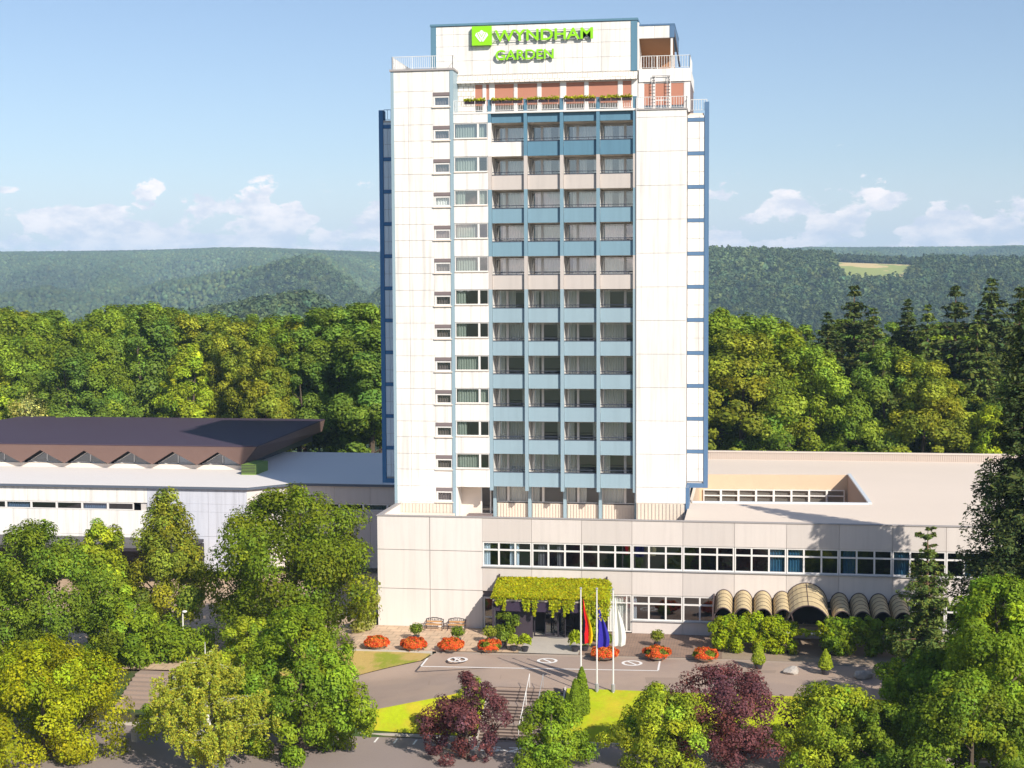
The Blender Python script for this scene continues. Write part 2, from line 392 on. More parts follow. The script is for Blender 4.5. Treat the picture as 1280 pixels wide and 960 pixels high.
def skyline(px):      # photo-row of the farthest ridge above eye level, in pixels of elevation
    return np.interp(px, [-400, 0, 100, 200, 280, 330, 400, 480, 700, 890, 960, 1010, 1080, 1180, 1280, 1700], [50, 50, 51, 53, 56, 56, 53, 50, 46, 47, 50, 53, 52, 51, 51, 50])
def hill_h(theta, d):
    """theta: azimuth offset from the optical axis (rad), d: distance"""
    px = 640 + FPX*np.tan(theta)
    far = 27 + (skyline(px)-3.5)/FPX*np.minimum(d, 4600)*(0.93+0.07*np.minimum(d, 4600)/4600)
    x = d*np.sin(theta+YAW); y = d*np.cos(theta+YAW)
    n = fbm(x/420, y/420, 3, 5); n2 = fbm(x/900, y/900, 8, 3)
    left = sstep((560-px)/200)
    # valley floor, then the slope to the plateau
    start = 1250 + 520*np.sin(px/170.0+0.6) + 180*n2
    t = sstep((d - start)/(2300*left+2900*(1-left)))
    base = -62 + 14*n
    # side valleys running down the slope, and a shoulder in front of the plateau on the left
    fold = np.sin(px/48.0 + 1.1*np.sin(d/560.0+px/210.0) + 1.5*n2) + 0.55*np.sin(px/21.0 - d/520.0 + n2)
    h = base*(1-t) + (far-6)*t + (n*16 + fold*34)*t*(1-t)*4 + n*3.0
    sh_d = 2350+180*np.sin(px/90.0); sh_h = 27 + (np.interp(px, [-100, 0, 60, 130, 210, 300, 360, 430, 480, 560], [0, -8, 2, -12, 8, 20, 28, 33, 30, 12])+2.2*n)/FPX*2350
    shw = left*np.exp(-((d-sh_d)/330.0)**2); h = np.where(d < sh_d, np.maximum(h, base + (sh_h-base)*np.clip(shw*1.05, 0, 1)), np.maximum(h, base+(sh_h-base)*np.clip(shw*1.05, 0, 1)))
    # a nearer wooded ridge on the right, carrying a field
    rr = (1-left)*np.exp(-((d-1900)/480.0)**2)
    rh = 27 + np.interp(px, [560, 880, 950, 1050, 1150, 1280, 1500], [30, 37, 36, 30, 26, 22, 28])/FPX*1900
    h = np.maximum(h, base + (rh - base)*np.clip(rr*1.06, 0, 1))
    # low spur on the left coming in from the right
    sp = left*np.exp(-((d-1000)/260.0)**2)
    sh = 27 + np.interp(px, [0, 180, 300, 400, 480, 600], [-70, -58, -36, -20, -8, 0])/FPX*1000
    h = np.maximum(h, base + (sh-base)*np.clip(sp*1.05, 0, 1))
    h = np.where(d > 4600, np.minimum(h, far - (d-4600)*0.02), h)
    return h - 34*0 
def polar_xy(theta, d): return CAM[0] + d*np.sin(theta+YAW), CAM[1] + d*np.cos(theta+YAW)
def field_mask(theta, d):
    px = 640+FPX*np.tan(theta)
    return ((d > 1640) & (d < 1940) & (px > 1034+(1940-d)*0.06) & (px < 1178-(1940-d)*0.16))
def hills():
    th = np.linspace(-0.62, 0.62, 300); ds = np.concatenate([np.linspace(400, 1200, 50), np.linspace(1220, 5200, 150), np.array([5600, 6500, 8000])])
    T, D = np.meshgrid(th, ds); Z = hill_h(T, D); X, Y = polar_xy(T, D)
    Z[0] = -40; Z[-1] = -300
    V = np.stack([X, Y, Z], -1).reshape(-1, 3); n = len(th)
    i = (np.arange(len(ds)-1)[:, None]*n + np.arange(n-1)[None]).ravel(); F = np.stack([i, i+1, i+n+1, i+n], -1)
    px = 640+FPX*np.tan(T); fm = field_mask(T, D)[:-1, :-1].ravel()
    HM = mat('hill_ground', (0.045, 0.062, 0.022), 0.95, var=0.3, vscale=0.02)
    FM = mat('field_ground', (0.30, 0.34, 0.10), 0.95, var=0.2, vscale=0.02, col2=(0.62, 0.47, 0.22), c2scale=0.006, c2lo=0.42, c2hi=0.44)
    o = put('hills', np_mesh('hills', V, F, [HM, FM], midx=fm.astype(int), smooth=True)); tag(o, 'wooded hills on the horizon', kind='structure')
hills()

def rear_ridge():
    th = np.linspace(0.35, 2*PI-0.95, 90)+YAW+0.3; ds = np.array([46, 260, 420, 620, 900]); T_, D = np.meshgrid(th, ds)
    top = 34+5*np.sin(T_*9)+4*np.sin(T_*23+1); Z = np.array([-3, -6, 4, 0, -40])[:, None]+np.array([0, 0, 0, 1, 0])[:, None]*top
    X = CAM[0]+D*np.sin(T_); Y = CAM[1]+D*np.cos(T_); V = np.stack([X, Y, Z], -1).reshape(-1, 3); n = len(th)
    i = (np.arange(4)[:, None]*n+np.arange(n-1)[None]).ravel(); F = np.stack([i, i+1, i+n+1, i+n], -1)
    o = put('hills', np_mesh('hills', V, F, [MATS['hill_ground']])); tag(o, 'dark wooded ridge across the road', kind='structure')
rear_ridge()
def leaf_quads(rs, P, N, size, aspect=0.6, tint=None, jit=0.35, fold=True):
    """rhombic leaves at P with normals N"""
    n = len(P)
    N = N + rs.normal(0, jit, N.shape); N /= np.linalg.norm(N, axis=1, keepdims=True)+1e-9
    A = rs.normal(0, 1, N.shape); U = np.cross(N, A); U /= np.linalg.norm(U, axis=1, keepdims=True)+1e-9; W_ = np.cross(N, U)
    s = size*np.exp(rs.normal(0, 0.28, (n, 1)))
    a = P + U*s*0.5; b = P + W_*s*0.5*aspect + N*s*0.10; c = P - U*s*0.5; d = P - W_*s*0.5*aspect + N*s*0.10
    V = np.stack([a, b, c, d], 1).reshape(-1, 3); F = np.arange(4*n).reshape(-1, 4)
    return V, F
def far_forest():
    import bmesh
    rs = np.random.RandomState(5)
    def sample(N, d0, d1):
        th = rs.uniform(-0.375, 0.375, N); d = np.sqrt(d0**2 + rs.rand(N)*(d1**2-d0**2)); h = hill_h(th, d)
        keep = ~field_mask(th, d)
        for k in (0.4, 0.55, 0.7, 0.8, 0.88, 0.94):          # leave out what nearer ground hides
            hk = hill_h(th, d*k); keep &= (hk < CAM[2] + (h+24-CAM[2])*k) | (d*k < 420)
        th, d, h = th[keep], d[keep], h[keep]; X, Y = polar_xy(th, d); return X, Y, d, h
    VV, FF, TT = [], [], []; off = 0
    def tints(X, Y, n, m):
        pat = fbm(X/170, Y/170, 21, 3); t = np.exp(rs.normal(0, 0.2, (n, 1, 1)))*(1+0.42*np.clip(pat, -1, 1))[:, None, None]*np.exp(rs.normal(0, 0.16, (n, m, 1)))
        t = np.repeat(t, 3, 2); hue = rs.normal(0.0, 0.10, n); t[:, :, 0] *= (1+hue)[:, None]; t[:, :, 2] *= (1-hue)[:, None]; return t
    # nearer woods: crowns of loose leaf clumps
    X, Y, d, h = sample(34000, 420, 2150); n, m = len(X), 46
    D = rs.normal(0, 1, (n, m, 3)); D[..., 2] = np.abs(D[..., 2])*1.0-0.25; D /= np.linalg.norm(D, axis=2, keepdims=True)
    sc = rs.uniform(3.2, 5.6, (n, 1)); con = (rs.rand(n) < 0.15)[:, None]
    zz = rs.rand(n, m); rad = np.where(con, (1-zz)*0.75, 1.0)*rs.uniform(0.75, 1.1, (n, m))
    hor = np.sqrt(D[..., 0]**2+D[..., 1]**2)+1e-6
    px = np.where(con, D[..., 0]/hor*rad, D[..., 0]*rad)*sc+X[:, None]; py = np.where(con, D[..., 1]/hor*rad, D[..., 1]*rad)*sc+Y[:, None]
    pz = np.where(con, zz*2.6, D[..., 2]*rad*1.1+1.5)*sc+h[:, None]
    P_ = np.stack([px, py, pz], -1).reshape(-1, 3); V, F = leaf_quads(rs, P_, D.reshape(-1, 3)+np.array([0, 0, 0.3]), 2.7, 0.75, jit=0.4)
    t = tints(X, Y, n, m)*np.where(con, 0.65, 1.0)[:, :, None]
    tri = np.concatenate([F[:, [0, 1, 2]], F[:, [0, 2, 3]]]); VV.append(V); FF.append(tri); TT.append(np.concatenate([t.reshape(-1, 3)]*2)); off = len(V)
    # farther woods: small angular crowns
    X, Y, d, h = sample(330000, 2150, 4750); n = len(X)
    if n > 105000: q = rs.permutation(n)[:105000]; X, Y, d, h = X[q], Y[q], d[q], h[q]; n = 105000
    bm = bmesh.new(); bmesh.ops.create_icosphere(bm, subdivisions=1, radius=1.0); pv = np.array([v.co[:] for v in bm.verts]); pf = np.array([[v.index for v in f.verts] for f in bm.faces]); bm.free()
    a = rs.rand(n)*2*PI; ca, sa = np.cos(a)[:, None], np.sin(a)[:, None]
    con = rs.rand(n) < 0.16+0.3*(fbm(X/260, Y/260, 33, 2) > 0.45); sc = rs.uniform(2.8, 5.2, n)*np.where(con, 0.85, 1.0)
    jx = pv[None]*(1+rs.uniform(-0.3, 0.3, (n, len(pv), 1))); f = np.where(con[:, None], np.clip(0.75-0.62*jx[..., 2], 0.05, 1.2), 1.0)
    x = (jx[..., 0]*ca-jx[..., 1]*sa)*f*sc[:, None]+X[:, None]; y = (jx[..., 0]*sa+jx[..., 1]*ca)*f*sc[:, None]+Y[:, None]; z = (jx[..., 2]*np.where(con, 1.45, 1.0)[:, None]+0.8)*sc[:, None]+h[:, None]
    V = np.stack([x, y, z], -1).reshape(-1, 3); F = pf[None]+(np.arange(n)*len(pv))[:, None, None]+off; t = tints(X, Y, n, len(pf))*np.where(con, 0.68, 1.0)[:, None, None]
    VV.append(V); FF.append(F.reshape(-1, 3)); TT.append(t.reshape(-1, 3))
    o = put('far_forest', np_mesh('far_forest', np.concatenate(VV), np.concatenate(FF), [L_FAR], tint=np.concatenate(TT)))
    tag(o, 'dense mixed woodland covering the distant hills', 'forest', kind='stuff')

def haze():
    b = MB().box(-6500, 6500, -400, 8600, -330, 320)
    hm = bpy.data.materials.new('haze_air'); hm.use_nodes = True; nt = hm.node_tree; nt.nodes.clear(); g = G(nt)
    pv = g.n('ShaderNodeVolumePrincipled'); pv.inputs['Color'].default_value = (0.50, 0.74, 1.0, 1); pv.inputs['Density'].default_value = HAZE
    pv.inputs['Anisotropy'].default_value = -0.12
    o = g.n('ShaderNodeOutputMaterial'); g.l(pv.outputs[0], o.inputs['Volume'])
    h = b.build('haze', hm); tag(h, 'thin blue summer haze over the hills', kind='stuff')
far_forest()
HAZE = 0.000135
haze()

# ------------------------------------------------------------------ near ground sheets
def strip(name, xs, ylo, yhi, dz, m, rows=8, label=None, kind='structure', cat=None, zfun=near_h):
    xs = np.asarray(xs, float); t = np.linspace(0, 1, rows)
    lo = ylo(xs) if callable(ylo) else np.full_like(xs, ylo); hi = yhi(xs) if callable(yhi) else np.full_like(xs, yhi)
    Y = lo[None]*(1-t[:, None]) + hi[None]*t[:, None]; X = np.repeat(xs[None], rows, 0); Z = zfun(X, Y) + dz
    V = np.stack([X, Y, Z], -1).reshape(-1, 3); n = len(xs)
    i = (np.arange(rows-1)[:, None]*n + np.arange(n-1)[None]).ravel(); F = np.stack([i, i+1, i+n+1, i+n], -1)
    o = put(name, np_mesh(name, V, F, [m])); return tag(o, label, cat, kind=kind)
def drive_back(x): return np.interp(x, [-30, -14, -8.6, -2.4, -1.9, 20, 30, 34, 60], [-21.5, -21, -18.9, -16.35, -14.9, -14.2, -14.6, -16.5, -17])
strip('driveway', np.linspace(-15, 60, 120), front_edge, drive_back, 0.0, ASPH, 24, 'grey asphalt driveway past the hotel entrance')
strip('street', np.linspace(-70, 80, 60), -45, STREET_Y-0.004, 0.0, STREETM, 10, 'dark asphalt street below the lawn')
strip('lawn', np.concatenate([np.linspace(-14, 3.3, 40), [3.85]]), STREET_Y+0.25, lambda x: front_edge(x)+0.06, 0.05, GRASS, 14, 'bright lawn bank left of the stairs', kind='stuff', cat='grass')
strip('lawn', np.linspace(9.2, 60, 90), STREET_Y+0.25, lambda x: front_edge(x)+0.06, 0.05, GRASS, 14, 'bright lawn bank right of the flagpoles', kind='stuff', cat='grass')
strip('lawn', np.linspace(-13, -1.95, 40), lambda x: drive_back(x)-0.06, lambda x: np.interp(x, [-13, -8, -2], [-13.5, -14.9, -15.2]), 0.07, DRYG, 10, 'sun dried grass strip beside the driveway', kind='stuff', cat='grass')
strip('terrace', np.linspace(-9.5, 4.4, 30), lambda x: np.interp(x, [-9.5, -1.9, -1.8, 5], [-14.9, -14.9, -14.6, -14.2]), -6.82, 0.09, PAVE, 8, 'tan paved terrace in front of the blank wall')
strip('terrace', np.linspace(4.41, 8.9, 10), -14.2, -6.82, 0.085, STONE, 8, 'pale stone floor at the entrance')
strip('terrace', np.linspace(8.91, 19.4, 20), lambda x: drive_back(x)+0.3, -6.82, 0.09, BRICKP, 8, 'brown brick paving right of the entrance')
strip('planting_bed', np.linspace(19.41, 60, 40), lambda x: drive_back(x)+0.25, -6.82, 0.09, EARTH, 8, 'earth bed under the climbing plants')
strip('plaza', np.linspace(-60, -9.51, 40), lambda x: np.interp(x, [-60, -14, -13, -9.5], [-20, -20, -13.4, -14.8]), 40, 0.05, PAVE, 20, 'brown paved yard under the trees')
# kerbs
def kerb(pts, wd=0.14, hh=0.1, m=STONE, name='kerb', label=''):
    b = MB()
    for (x0, y0), (x1, y1) in zip(pts[:-1], pts[1:]):
        d = Vector((x1-x0, y1-y0, 0)); nrm = Vector((-d.y, d.x, 0)).normalized()*wd/2
        q = [(x0-nrm.x, y0-nrm.y), (x1-nrm.x, y1-nrm.y), (x1+nrm.x, y1+nrm.y), (x0+nrm.x, y0+nrm.y)]
        zs = [gz(a, c) for a, c in ((x0, y0), (x1, y1), (x1, y1), (x0, y0))]
        b.prism(q, [z-0.1 for z in zs], [z+hh for z in zs])
    o = b.build(name, m); tag(o, label, kind='structure')
kerb([(-9.5, -15.0), (-1.95, -15.0)], 0.2, 0.17, label='white kerb of the terrace')
kerb([(float(x), float(drive_back(x))+0.2) for x in np.linspace(-1.7, 34, 40)], 0.14, 0.08, mat('kerb_stone', (0.36, 0.29, 0.24), 0.9, var=0.2), label='stone kerb between driveway and paving')
kerb([(-60, STREET_Y+0.12), (3.6, STREET_Y+0.12)], 0.25, 0.12, label='street kerb left of the stairs')
kerb([(9.3, STREET_Y+0.12), (70, STREET_Y+0.12)], 0.25, 0.12, label='street kerb right of the stairs')

# repairs in the asphalt
for pts in ([(-1.0, -20.6), (4.2, -20.4), (4.3, -21.5), (-0.8, -21.8)], [(14.2, -19.6), (17.6, -19.3), (17.5, -20.9), (14.4, -21.1)], [(20.5, -16.8), (23.3, -16.4), (23.2, -17.2), (20.6, -17.6)]):
    b = MB(); b.face([(x, y, gz(x, y)+0.005) for x, y in pts]); o = b.build('asphalt_patch', mat('asphalt_patch', (0.33, 0.25, 0.20), 0.9, var=0.2, vscale=1.0, grain=0.2, gscale=12)); tag(o, 'slightly darker repaired patch in the driveway', kind='structure')
# painted bay and signs on the driveway
def paint(name, label, draw):
    b = MB(); draw(b); o = b.build(name, PAINT); tag(o, label, 'road marking'); return o
ZP = 0.012
def pline(b, p, q, wd):
    d = (Vector(q)-Vector(p)); nn = Vector((-d.y, d.x)).normalized()*wd/2; p = Vector(p); q = Vector(q)
    b.face([(*(p-nn), ZP), (*(q-nn), ZP), (*(q+nn), ZP), (*(p+nn), ZP)])
def ring(b, cx, cy, r0, r1, n=40, z=ZP):
    for k in range(n):
        a, c = 2*PI*k/n, 2*PI*(k+1)/n
        b.face([(cx+r*math.cos(t), cy+r*math.sin(t), z) for r, t in ((r0, a), (r1, a), (r1, c), (r0, c))])
def bay(b):
    A = (-1.92, -18.85); D = (15.0, -17.7)
    pline(b, A, D, 0.16); pline(b, (A[0]-0.02, A[1]+0.09), (-1.97, -16.5), 0.14); pline(b, (D[0], D[1]+0.09), (14.97, -15.0), 0.14)
paint('bay_outline', 'white painted outline of the stopping bay', bay)
def nostop(cx, cy):
    def f(b):
        ring(b, cx, cy, 0.55, 0.76); r = 0.56
        a = R(128); pline(b, (cx+r*math.cos(a), cy+r*math.sin(a)), (cx-r*math.cos(a), cy-r*math.sin(a)), 0.17)
    return f
xa, ya = px_ground(572, 824.5, 0); xb, yb = px_ground(684, 826, 0); xc, yc = px_ground(790, 829, 0)
def nopark(b):
    nostop(xa, ya)(b)
    b.V = [(x, y, z) for x, y, z in b.V]
    z = ZP+0.004
    for (x0, y0, x1, y1, wd) in ((-0.12, -0.42, -0.12, 0.42, 0.13),):
        d = 0.065; b.face([(xa+x0-d, ya+y0, z), (xa+x0+d, ya+y0, z), (xa+x1+d, ya+y1, z), (xa+x1-d, ya+y1, z)])
    for k in range(10):
        a, c = R(-90+18*k), R(-90+18*(k+1))
        b.face([(xa-0.05+r*math.cos(t), ya+0.2+r*math.sin(t), z+0.003) for r, t in ((0.12, a), (0.24, a), (0.24, c), (0.12, c))])
paint('no_parking_symbol', 'painted circle with a crossed out P, leftmost in the bay', nopark)
paint('no_stopping_symbol', 'painted circle with a slash, in the middle of the bay before the doors', nostop(xb, yb))
paint('no_stopping_symbol', 'painted circle with a slash, at the right end of the bay', nostop(xc, yc))

def text_mesh(txt, size, depth, offset=0.0):
    cu = bpy.data.curves.new('t', 'FONT'); cu.body = txt; cu.size = size; cu.extrude = depth; cu.offset = offset; cu.resolution_u = 6
    o = bpy.data.objects.new('t', cu); C.collection.objects.link(o); bpy.context.view_layer.update()
    me = bpy.data.meshes.new_from_object(o.evaluated_get(bpy.context.evaluated_depsgraph_get()))
    bpy.data.objects.remove(o); bpy.data.curves.remove(cu)
    V = np.zeros(len(me.vertices)*3, np.float32); me.vertices.foreach_get('co', V); V = V.reshape(-1, 3)
    F = [tuple(p.vertices) for p in me.polygons]; N = [p.normal.z for p in me.polygons]; bpy.data.meshes.remove(me)
    return V, F, N
def street_text():
    V, F, N = text_mesh('ITS-Z', 1.0, 0.0, 0.03)
    V = V - V.min(0); sx = 3.3/V[:, 0].max(); sy = 1.0/V[:, 1].max()
    b = MB(); b.V = [(3.9+v[0]*sx, -30.6+v[1]*sy, STREET_Z+0.01) for v in V]; b.F = F; b.M = [0]*len(F); b.T = [1.0]*len(F)
    o = b.build('street_lettering', PAINT); tag(o, 'white letters painted on the street below the stairs', 'road marking')
street_text()
for k, (x, y) in enumerate(((-2.6, -29.3), (-1.3, -29.35), (0.0, -29.4))):
    b = MB(); b.box(x-0.06, x+0.06, y-0.5, y+0.5, STREET_Z+0.003, STREET_Z+0.012); o = b.build('parking_tick', PAINT)
    tag(o, 'short white parking tick on the street, %s of three left of the purple tree' % ('leftmost', 'middle', 'rightmost')[k], 'road marking', 'parking ticks along the street')

# ------------------------------------------------------------------ building helpers
RNG = random.Random(11)
def curtain(parent, x0, x1, z0, z1, y, m, amp=0.05, wl=0.22):
    n = max(4, int((x1-x0)/wl*4)); b = MB(); pts = []
    for k in range(n+1):
        x = x0+(x1-x0)*k/n; pts.append((x, y+amp*math.sin(2*PI*(x-x0)/wl+RNG.random()*0.6)))
    for (xa, ya), (xb, yb) in zip(pts[:-1], pts[1:]): b.face([(xa, ya, z0), (xb, yb, z0), (xb, yb, z1), (xa, ya, z1)])
    return b.build('curtain', m, parent)
def window(parent, x0, x1, z0, z1, y, vs=(), hs=(), fw=0.07, dep=0.12, fm=None, gm=None, curts=(), label=None, cut=None):
    """frame mesh is the part; pane and curtains are its sub-parts. vs: mullion centres, hs: transom heights"""
    b = MB(); fm = fm or FRAMEW
    b.box(x0, x0+fw, y-0.03, y+dep, z0, z1).box(x1-fw, x1, y-0.03, y+dep, z0, z1)
    b.box(x0+fw, x1-fw, y-0.03, y+dep, z0, z0+fw).box(x0+fw, x1-fw, y-0.03, y+dep, z1-fw, z1)
    for v in vs:
        v, wd = v if isinstance(v, tuple) else (v, fw*1.3)
        b.box(v-wd/2, v+wd/2, y-0.024, y+dep-0.006, z0+fw, z1-fw)
    for h in hs:
        h, wd = h if isinstance(h, tuple) else (h, fw)
        b.box(x0+fw, x1-fw, y-0.018, y+dep-0.012, h-wd/2, h+wd/2)
    o = b.build('window', fm, parent)
    p = MB(); p.face([(x0+fw*0.5, y+0.05, z0+fw*0.5), (x1-fw*0.5, y+0.05, z0+fw*0.5), (x1-fw*0.5, y+0.05, z1-fw*0.5), (x0+fw*0.5, y+0.05, z1-fw*0.5)]); p.build('pane', gm or GLASS, o)
    for (a, c, m) in curts: curtain(o, x0+fw+a*(x1-x0-2*fw), x0+fw+c*(x1-x0-2*fw), z0+0.05, z1-0.05, y+0.28, m)
    if label: o['label'] = label
    return o
def panels(b, x0, x1, z0, z1, y0, y1, cols, rows, gap=0.025, m=0, jit=0.03):
    """clad a rectangle with separate panels; cols / rows are the joint positions"""
    xs = [x0]+[c for c in cols if x0+0.05 < c < x1-0.05]+[x1]; zs = [z0]+[r for r in rows if z0+0.05 < r < z1-0.05]+[z1]
    xs.sort(); zs.sort()
    for a, c in zip(xs[:-1], xs[1:]):
        for d, e in zip(zs[:-1], zs[1:]):
            t = 1+RNG.uniform(-jit, jit*0.5)
            b.box(a+(gap/2 if a > x0 else 0), c-(gap/2 if c < x1 else 0), y0, y1, d+(gap/2 if d > z0 else 0), e-(gap/2 if e < z1 else 0), m, (t, t*0.995, t*0.985))
def ribbed(b, x0, x1, z0, z1, y, pitch=0.28, m=0):
    b.box(x0, x1, y, y+0.1, z0, z1, m)
    n = int((x1-x0)/pitch)
    for k in range(n):
        x = x0+(k+0.5)*(x1-x0)/n; b.box(x-0.05, x+0.05, y-0.06, y+0.01, z0, z1-0.02, m)
def railing(name, parent, pts, h=1.0, step=0.16, m=None, r=0.016, post=1.6, mid=False):
    """pts: polyline at floor height"""
    b = MB()
    for p, q in zip(pts[:-1], pts[1:]):
        p, q = Vector(p), Vector(q); L = (q-p).length; n = max(2, int(L/step)); np_ = max(1, int(round(L/post)))
        b.tube([p+Vector((0, 0, h)), q+Vector((0, 0, h))], 0.028, 5); b.tube([p+Vector((0, 0, 0.1)), q+Vector((0, 0, 0.1))], 0.018, 4)
        for k in range(1, n): b.tube([p+(q-p)*k/n+Vector((0, 0, 0.1)), p+(q-p)*k/n+Vector((0, 0, h))], r, 4, cap=False)
        for k in range(np_+1): b.tube([p+(q-p)*k/np_, p+(q-p)*k/np_+Vector((0, 0, h+0.02))], 0.035, 5)
    return b.build(name, m or RAILW, parent)

# ================================================================== HOTEL TOWER
T = empty('hotel_tower', (4.0, 5.0, 0.0), 'tall white hotel tower with blue balcony grid and blue edge trims', 'building')
FL = 2.75
ZT1 = 39.233                                  # parapet top of the first full balcony row
PB = lambda k: ZT1 - FL*(k-1) - 1.18          # parapet bottom of row k
ROOFZ = 41.55
RZ = 7.4                                      # podium roof level round the tower
wrow = [40.65 - FL*k for k in range(-1, 12)]  # tops of the small windows
# --- left slab (stair and bathroom slab)
b = MB(); XL0, XL1 = -8.31, -3.03
b.box(XL0+0.02, -4.78, 0.1, 7.0, RZ, 45.2, 1)                          # core behind the cladding
b.box(-3.2, XL1-0.02, 0.1, 7.0, RZ, 45.2, 1)
for k, zt in enumerate(wrow + [9.16-0.0]):                             # core pieces between the window openings
    hi = 45.2 if k == 0 else wrow[k-1]-1.18
    lo = zt if k < len(wrow) else RZ
    if hi > lo+0.05: b.box(-4.78, -3.2, 0.1, 3.0, lo, hi, 1)
b.box(-4.78, -3.2, 3.0, 7.0, RZ, 45.2, 1)
rows = []
for zt in wrow: rows += [zt+0.12, zt-1.22]
panels(b, XL0+0.24, -4.75, 9.05, 45.18, 0.0, 0.1, (-6.85,), rows)
for k, zt in enumerate(wrow + [9.05]):
    hi = 45.18 if k == 0 else wrow[k-1]-1.18
    lo = zt if k < len(wrow) else 9.05
    if hi > lo+0.03: panels(b, -4.75+0.012, XL1-0.30, lo, hi, 0.0, 0.1, (), ())
b.box(-3.33, -3.22, 0.003, 0.1, 9.05, 45.18, 0)
b.build('wall', [WHITEW, JOINT], T)
b = MB(); b.box(XL0-0.02, XL0+0.24, -0.03, 7.0, RZ, 45.2); b.build('edge_trim', BLUEL, T)
b = MB(); b.box(XL1-0.28, XL1+0.02, -0.05, 2.1, RZ, 45.2); b.build('edge_trim', BLUEL, T)
b = MB(); b.box(XL0-0.1, XL1+0.12, -0.12, 7.1, 45.2, 45.36); b.build('coping', mat('coping_metal', (0.36, 0.33, 0.32), 0.5), T)
for k, zt in enumerate(wrow):
    dark = RNG.random()
    o = window(T, -4.72, -3.30, zt-1.18, zt-0.30, 0.06, fw=0.13, dep=0.14, gm=GLASS, curts=[(0, 1, CURT)] if k == 3 else [(0, 1, SHUT if dark < 0.5 else ROOM)])
    b = MB(); b.box(-4.74, -3.28, -0.03, 0.25, zt-0.28, zt-0.01); b.build('shutter_box', SHUT, o)
    b = MB(); b.box(-4.80, -3.26, -0.13, 0.08, zt-1.27, zt-1.185); b.build('sill', SOFFIT, o)
b = MB(); ribbed(b, XL0+0.25, XL1-0.3, RZ, 9.04, 0.03); b.build('ribbed_base', RIB, T)

# --- window column between slab and balconies
b = MB(); X0, X1 = XL1+0.02, -0.14
for k in range(12):
    zt = 40.83-FL*k
    hi = ROOFZ+0.15 if k == 0 else 40.83-FL*(k-1)-1.33
    lo = zt if k < 11 else 10.50
    b.box(X0, X1, -0.02, 0.2, lo+0.0, hi-0.02, 0, 1-0.03*RNG.random())
b.build('spandrel_panels', WHITEW, T)
b = MB()
for k in range(12):
    z = 40.83-FL*k+0.18; b.box(X0, -0.1, 0.21, 6.0, z, z+0.25).box(-0.1, 12.0, 2.38, 6.0, z-0.12, z+0.13)
b.build('floor_slabs', SOFFIT, T)
b = MB(); b.box(X0, 12.0, 6.0, 6.3, 8.0, ROOFZ-0.1)
for x in (0.0, 3.0, 6.0, 9.0): b.box(x-0.08, x+0.08, 2.5, 6.0, 8.0, ROOFZ-0.1)
b.build('room_walls', ROOM, T)
b = MB(); b.box(X0, X1, 0.5, 0.7, 8.0, 8.01); 
for k in range(11):
    zt = 40.83-FL*k; q = RNG.random()
    c = [(0.02, 0.66, CURTG)] if q < 0.75 else [(0.02, 0.3, CURTG)]
    if RNG.random() < 0.5: c.append((0.70, 0.98, CURTG))
    o = window(T, X0+0.02, X1-0.02, zt-1.27, zt-0.02, 0.06, vs=((-0.97, 0.16),), fw=0.06, gm=GLASS, curts=c)
    b = MB(); b.box(X0+0.0, X1, -0.1, 0.1, zt-1.34, zt-1.275); b.build('sill', SOFFIT, o)
# ground-floor recess under the column, with a door
b = MB(); b.box(X0, -1.25, 2.0, 2.15, RZ, 10.45); b.box(X0, X1, 2.0, 2.15, 10.28, 10.45); b.build('recess_wall', SOFFIT, T)
b = MB(); b.box(XL1+0.02, XL1+0.1, -0.02, 2.0, RZ, 10.45); b.build('recess_cheek', WHITE, T)
o = window(T, -1.25, -0.1, 7.9, 10.28, 2.02, vs=((-0.42, 0.1),), fw=0.08, gm=GLASSD); o.name = 'terrace_door'

# --- balcony grid
ROWCOL = {0: [BLUE]*4, 1: [WHITE, BLUE, BLUE, BLUE], 2: [BEIGE]*4, 3: [BLUEM]*4, 4: [BLUEM]*4, 5: [BEIGE]*4}
for k in range(6, 12): ROWCOL[k] = [BLUEL]*4
PW = 0.135
cols_all = [BLUE, BLUEL, WHITE, BEIGE, BLUEM]
for i in range(5):                              # posts with the colour of their storey
    b = MB(); x = 3.0*i
    b.box(x-PW, x+PW, -0.02, 0.35, PB(0), 42.62, 0)
    b.box(x-PW-0.03, x+PW+0.03, -0.05, 0.38, 42.62, 42.68, 0)
    for k in range(1, 12):
        cm = ROWCOL[k][min(i, 3)]; b.box(x-PW, x+PW, -0.02, 0.35, PB(k) if k < 11 else PB(11)-0.32, PB(k-1), cols_all.index(cm))
    b.build('balcony_post', cols_all, T)
    b = MB(); b.box(x-0.08, x+0.08, 0.352, 2.2, PB(11)+0.002, ROOFZ-0.2); b.build('balcony_divider', WHITE, T)
    b = MB(); b.box(x-0.13, x+0.13, 1.62, 1.95, RZ, PB(11)-0.02); b.build('ground_post', BLUEL, T)
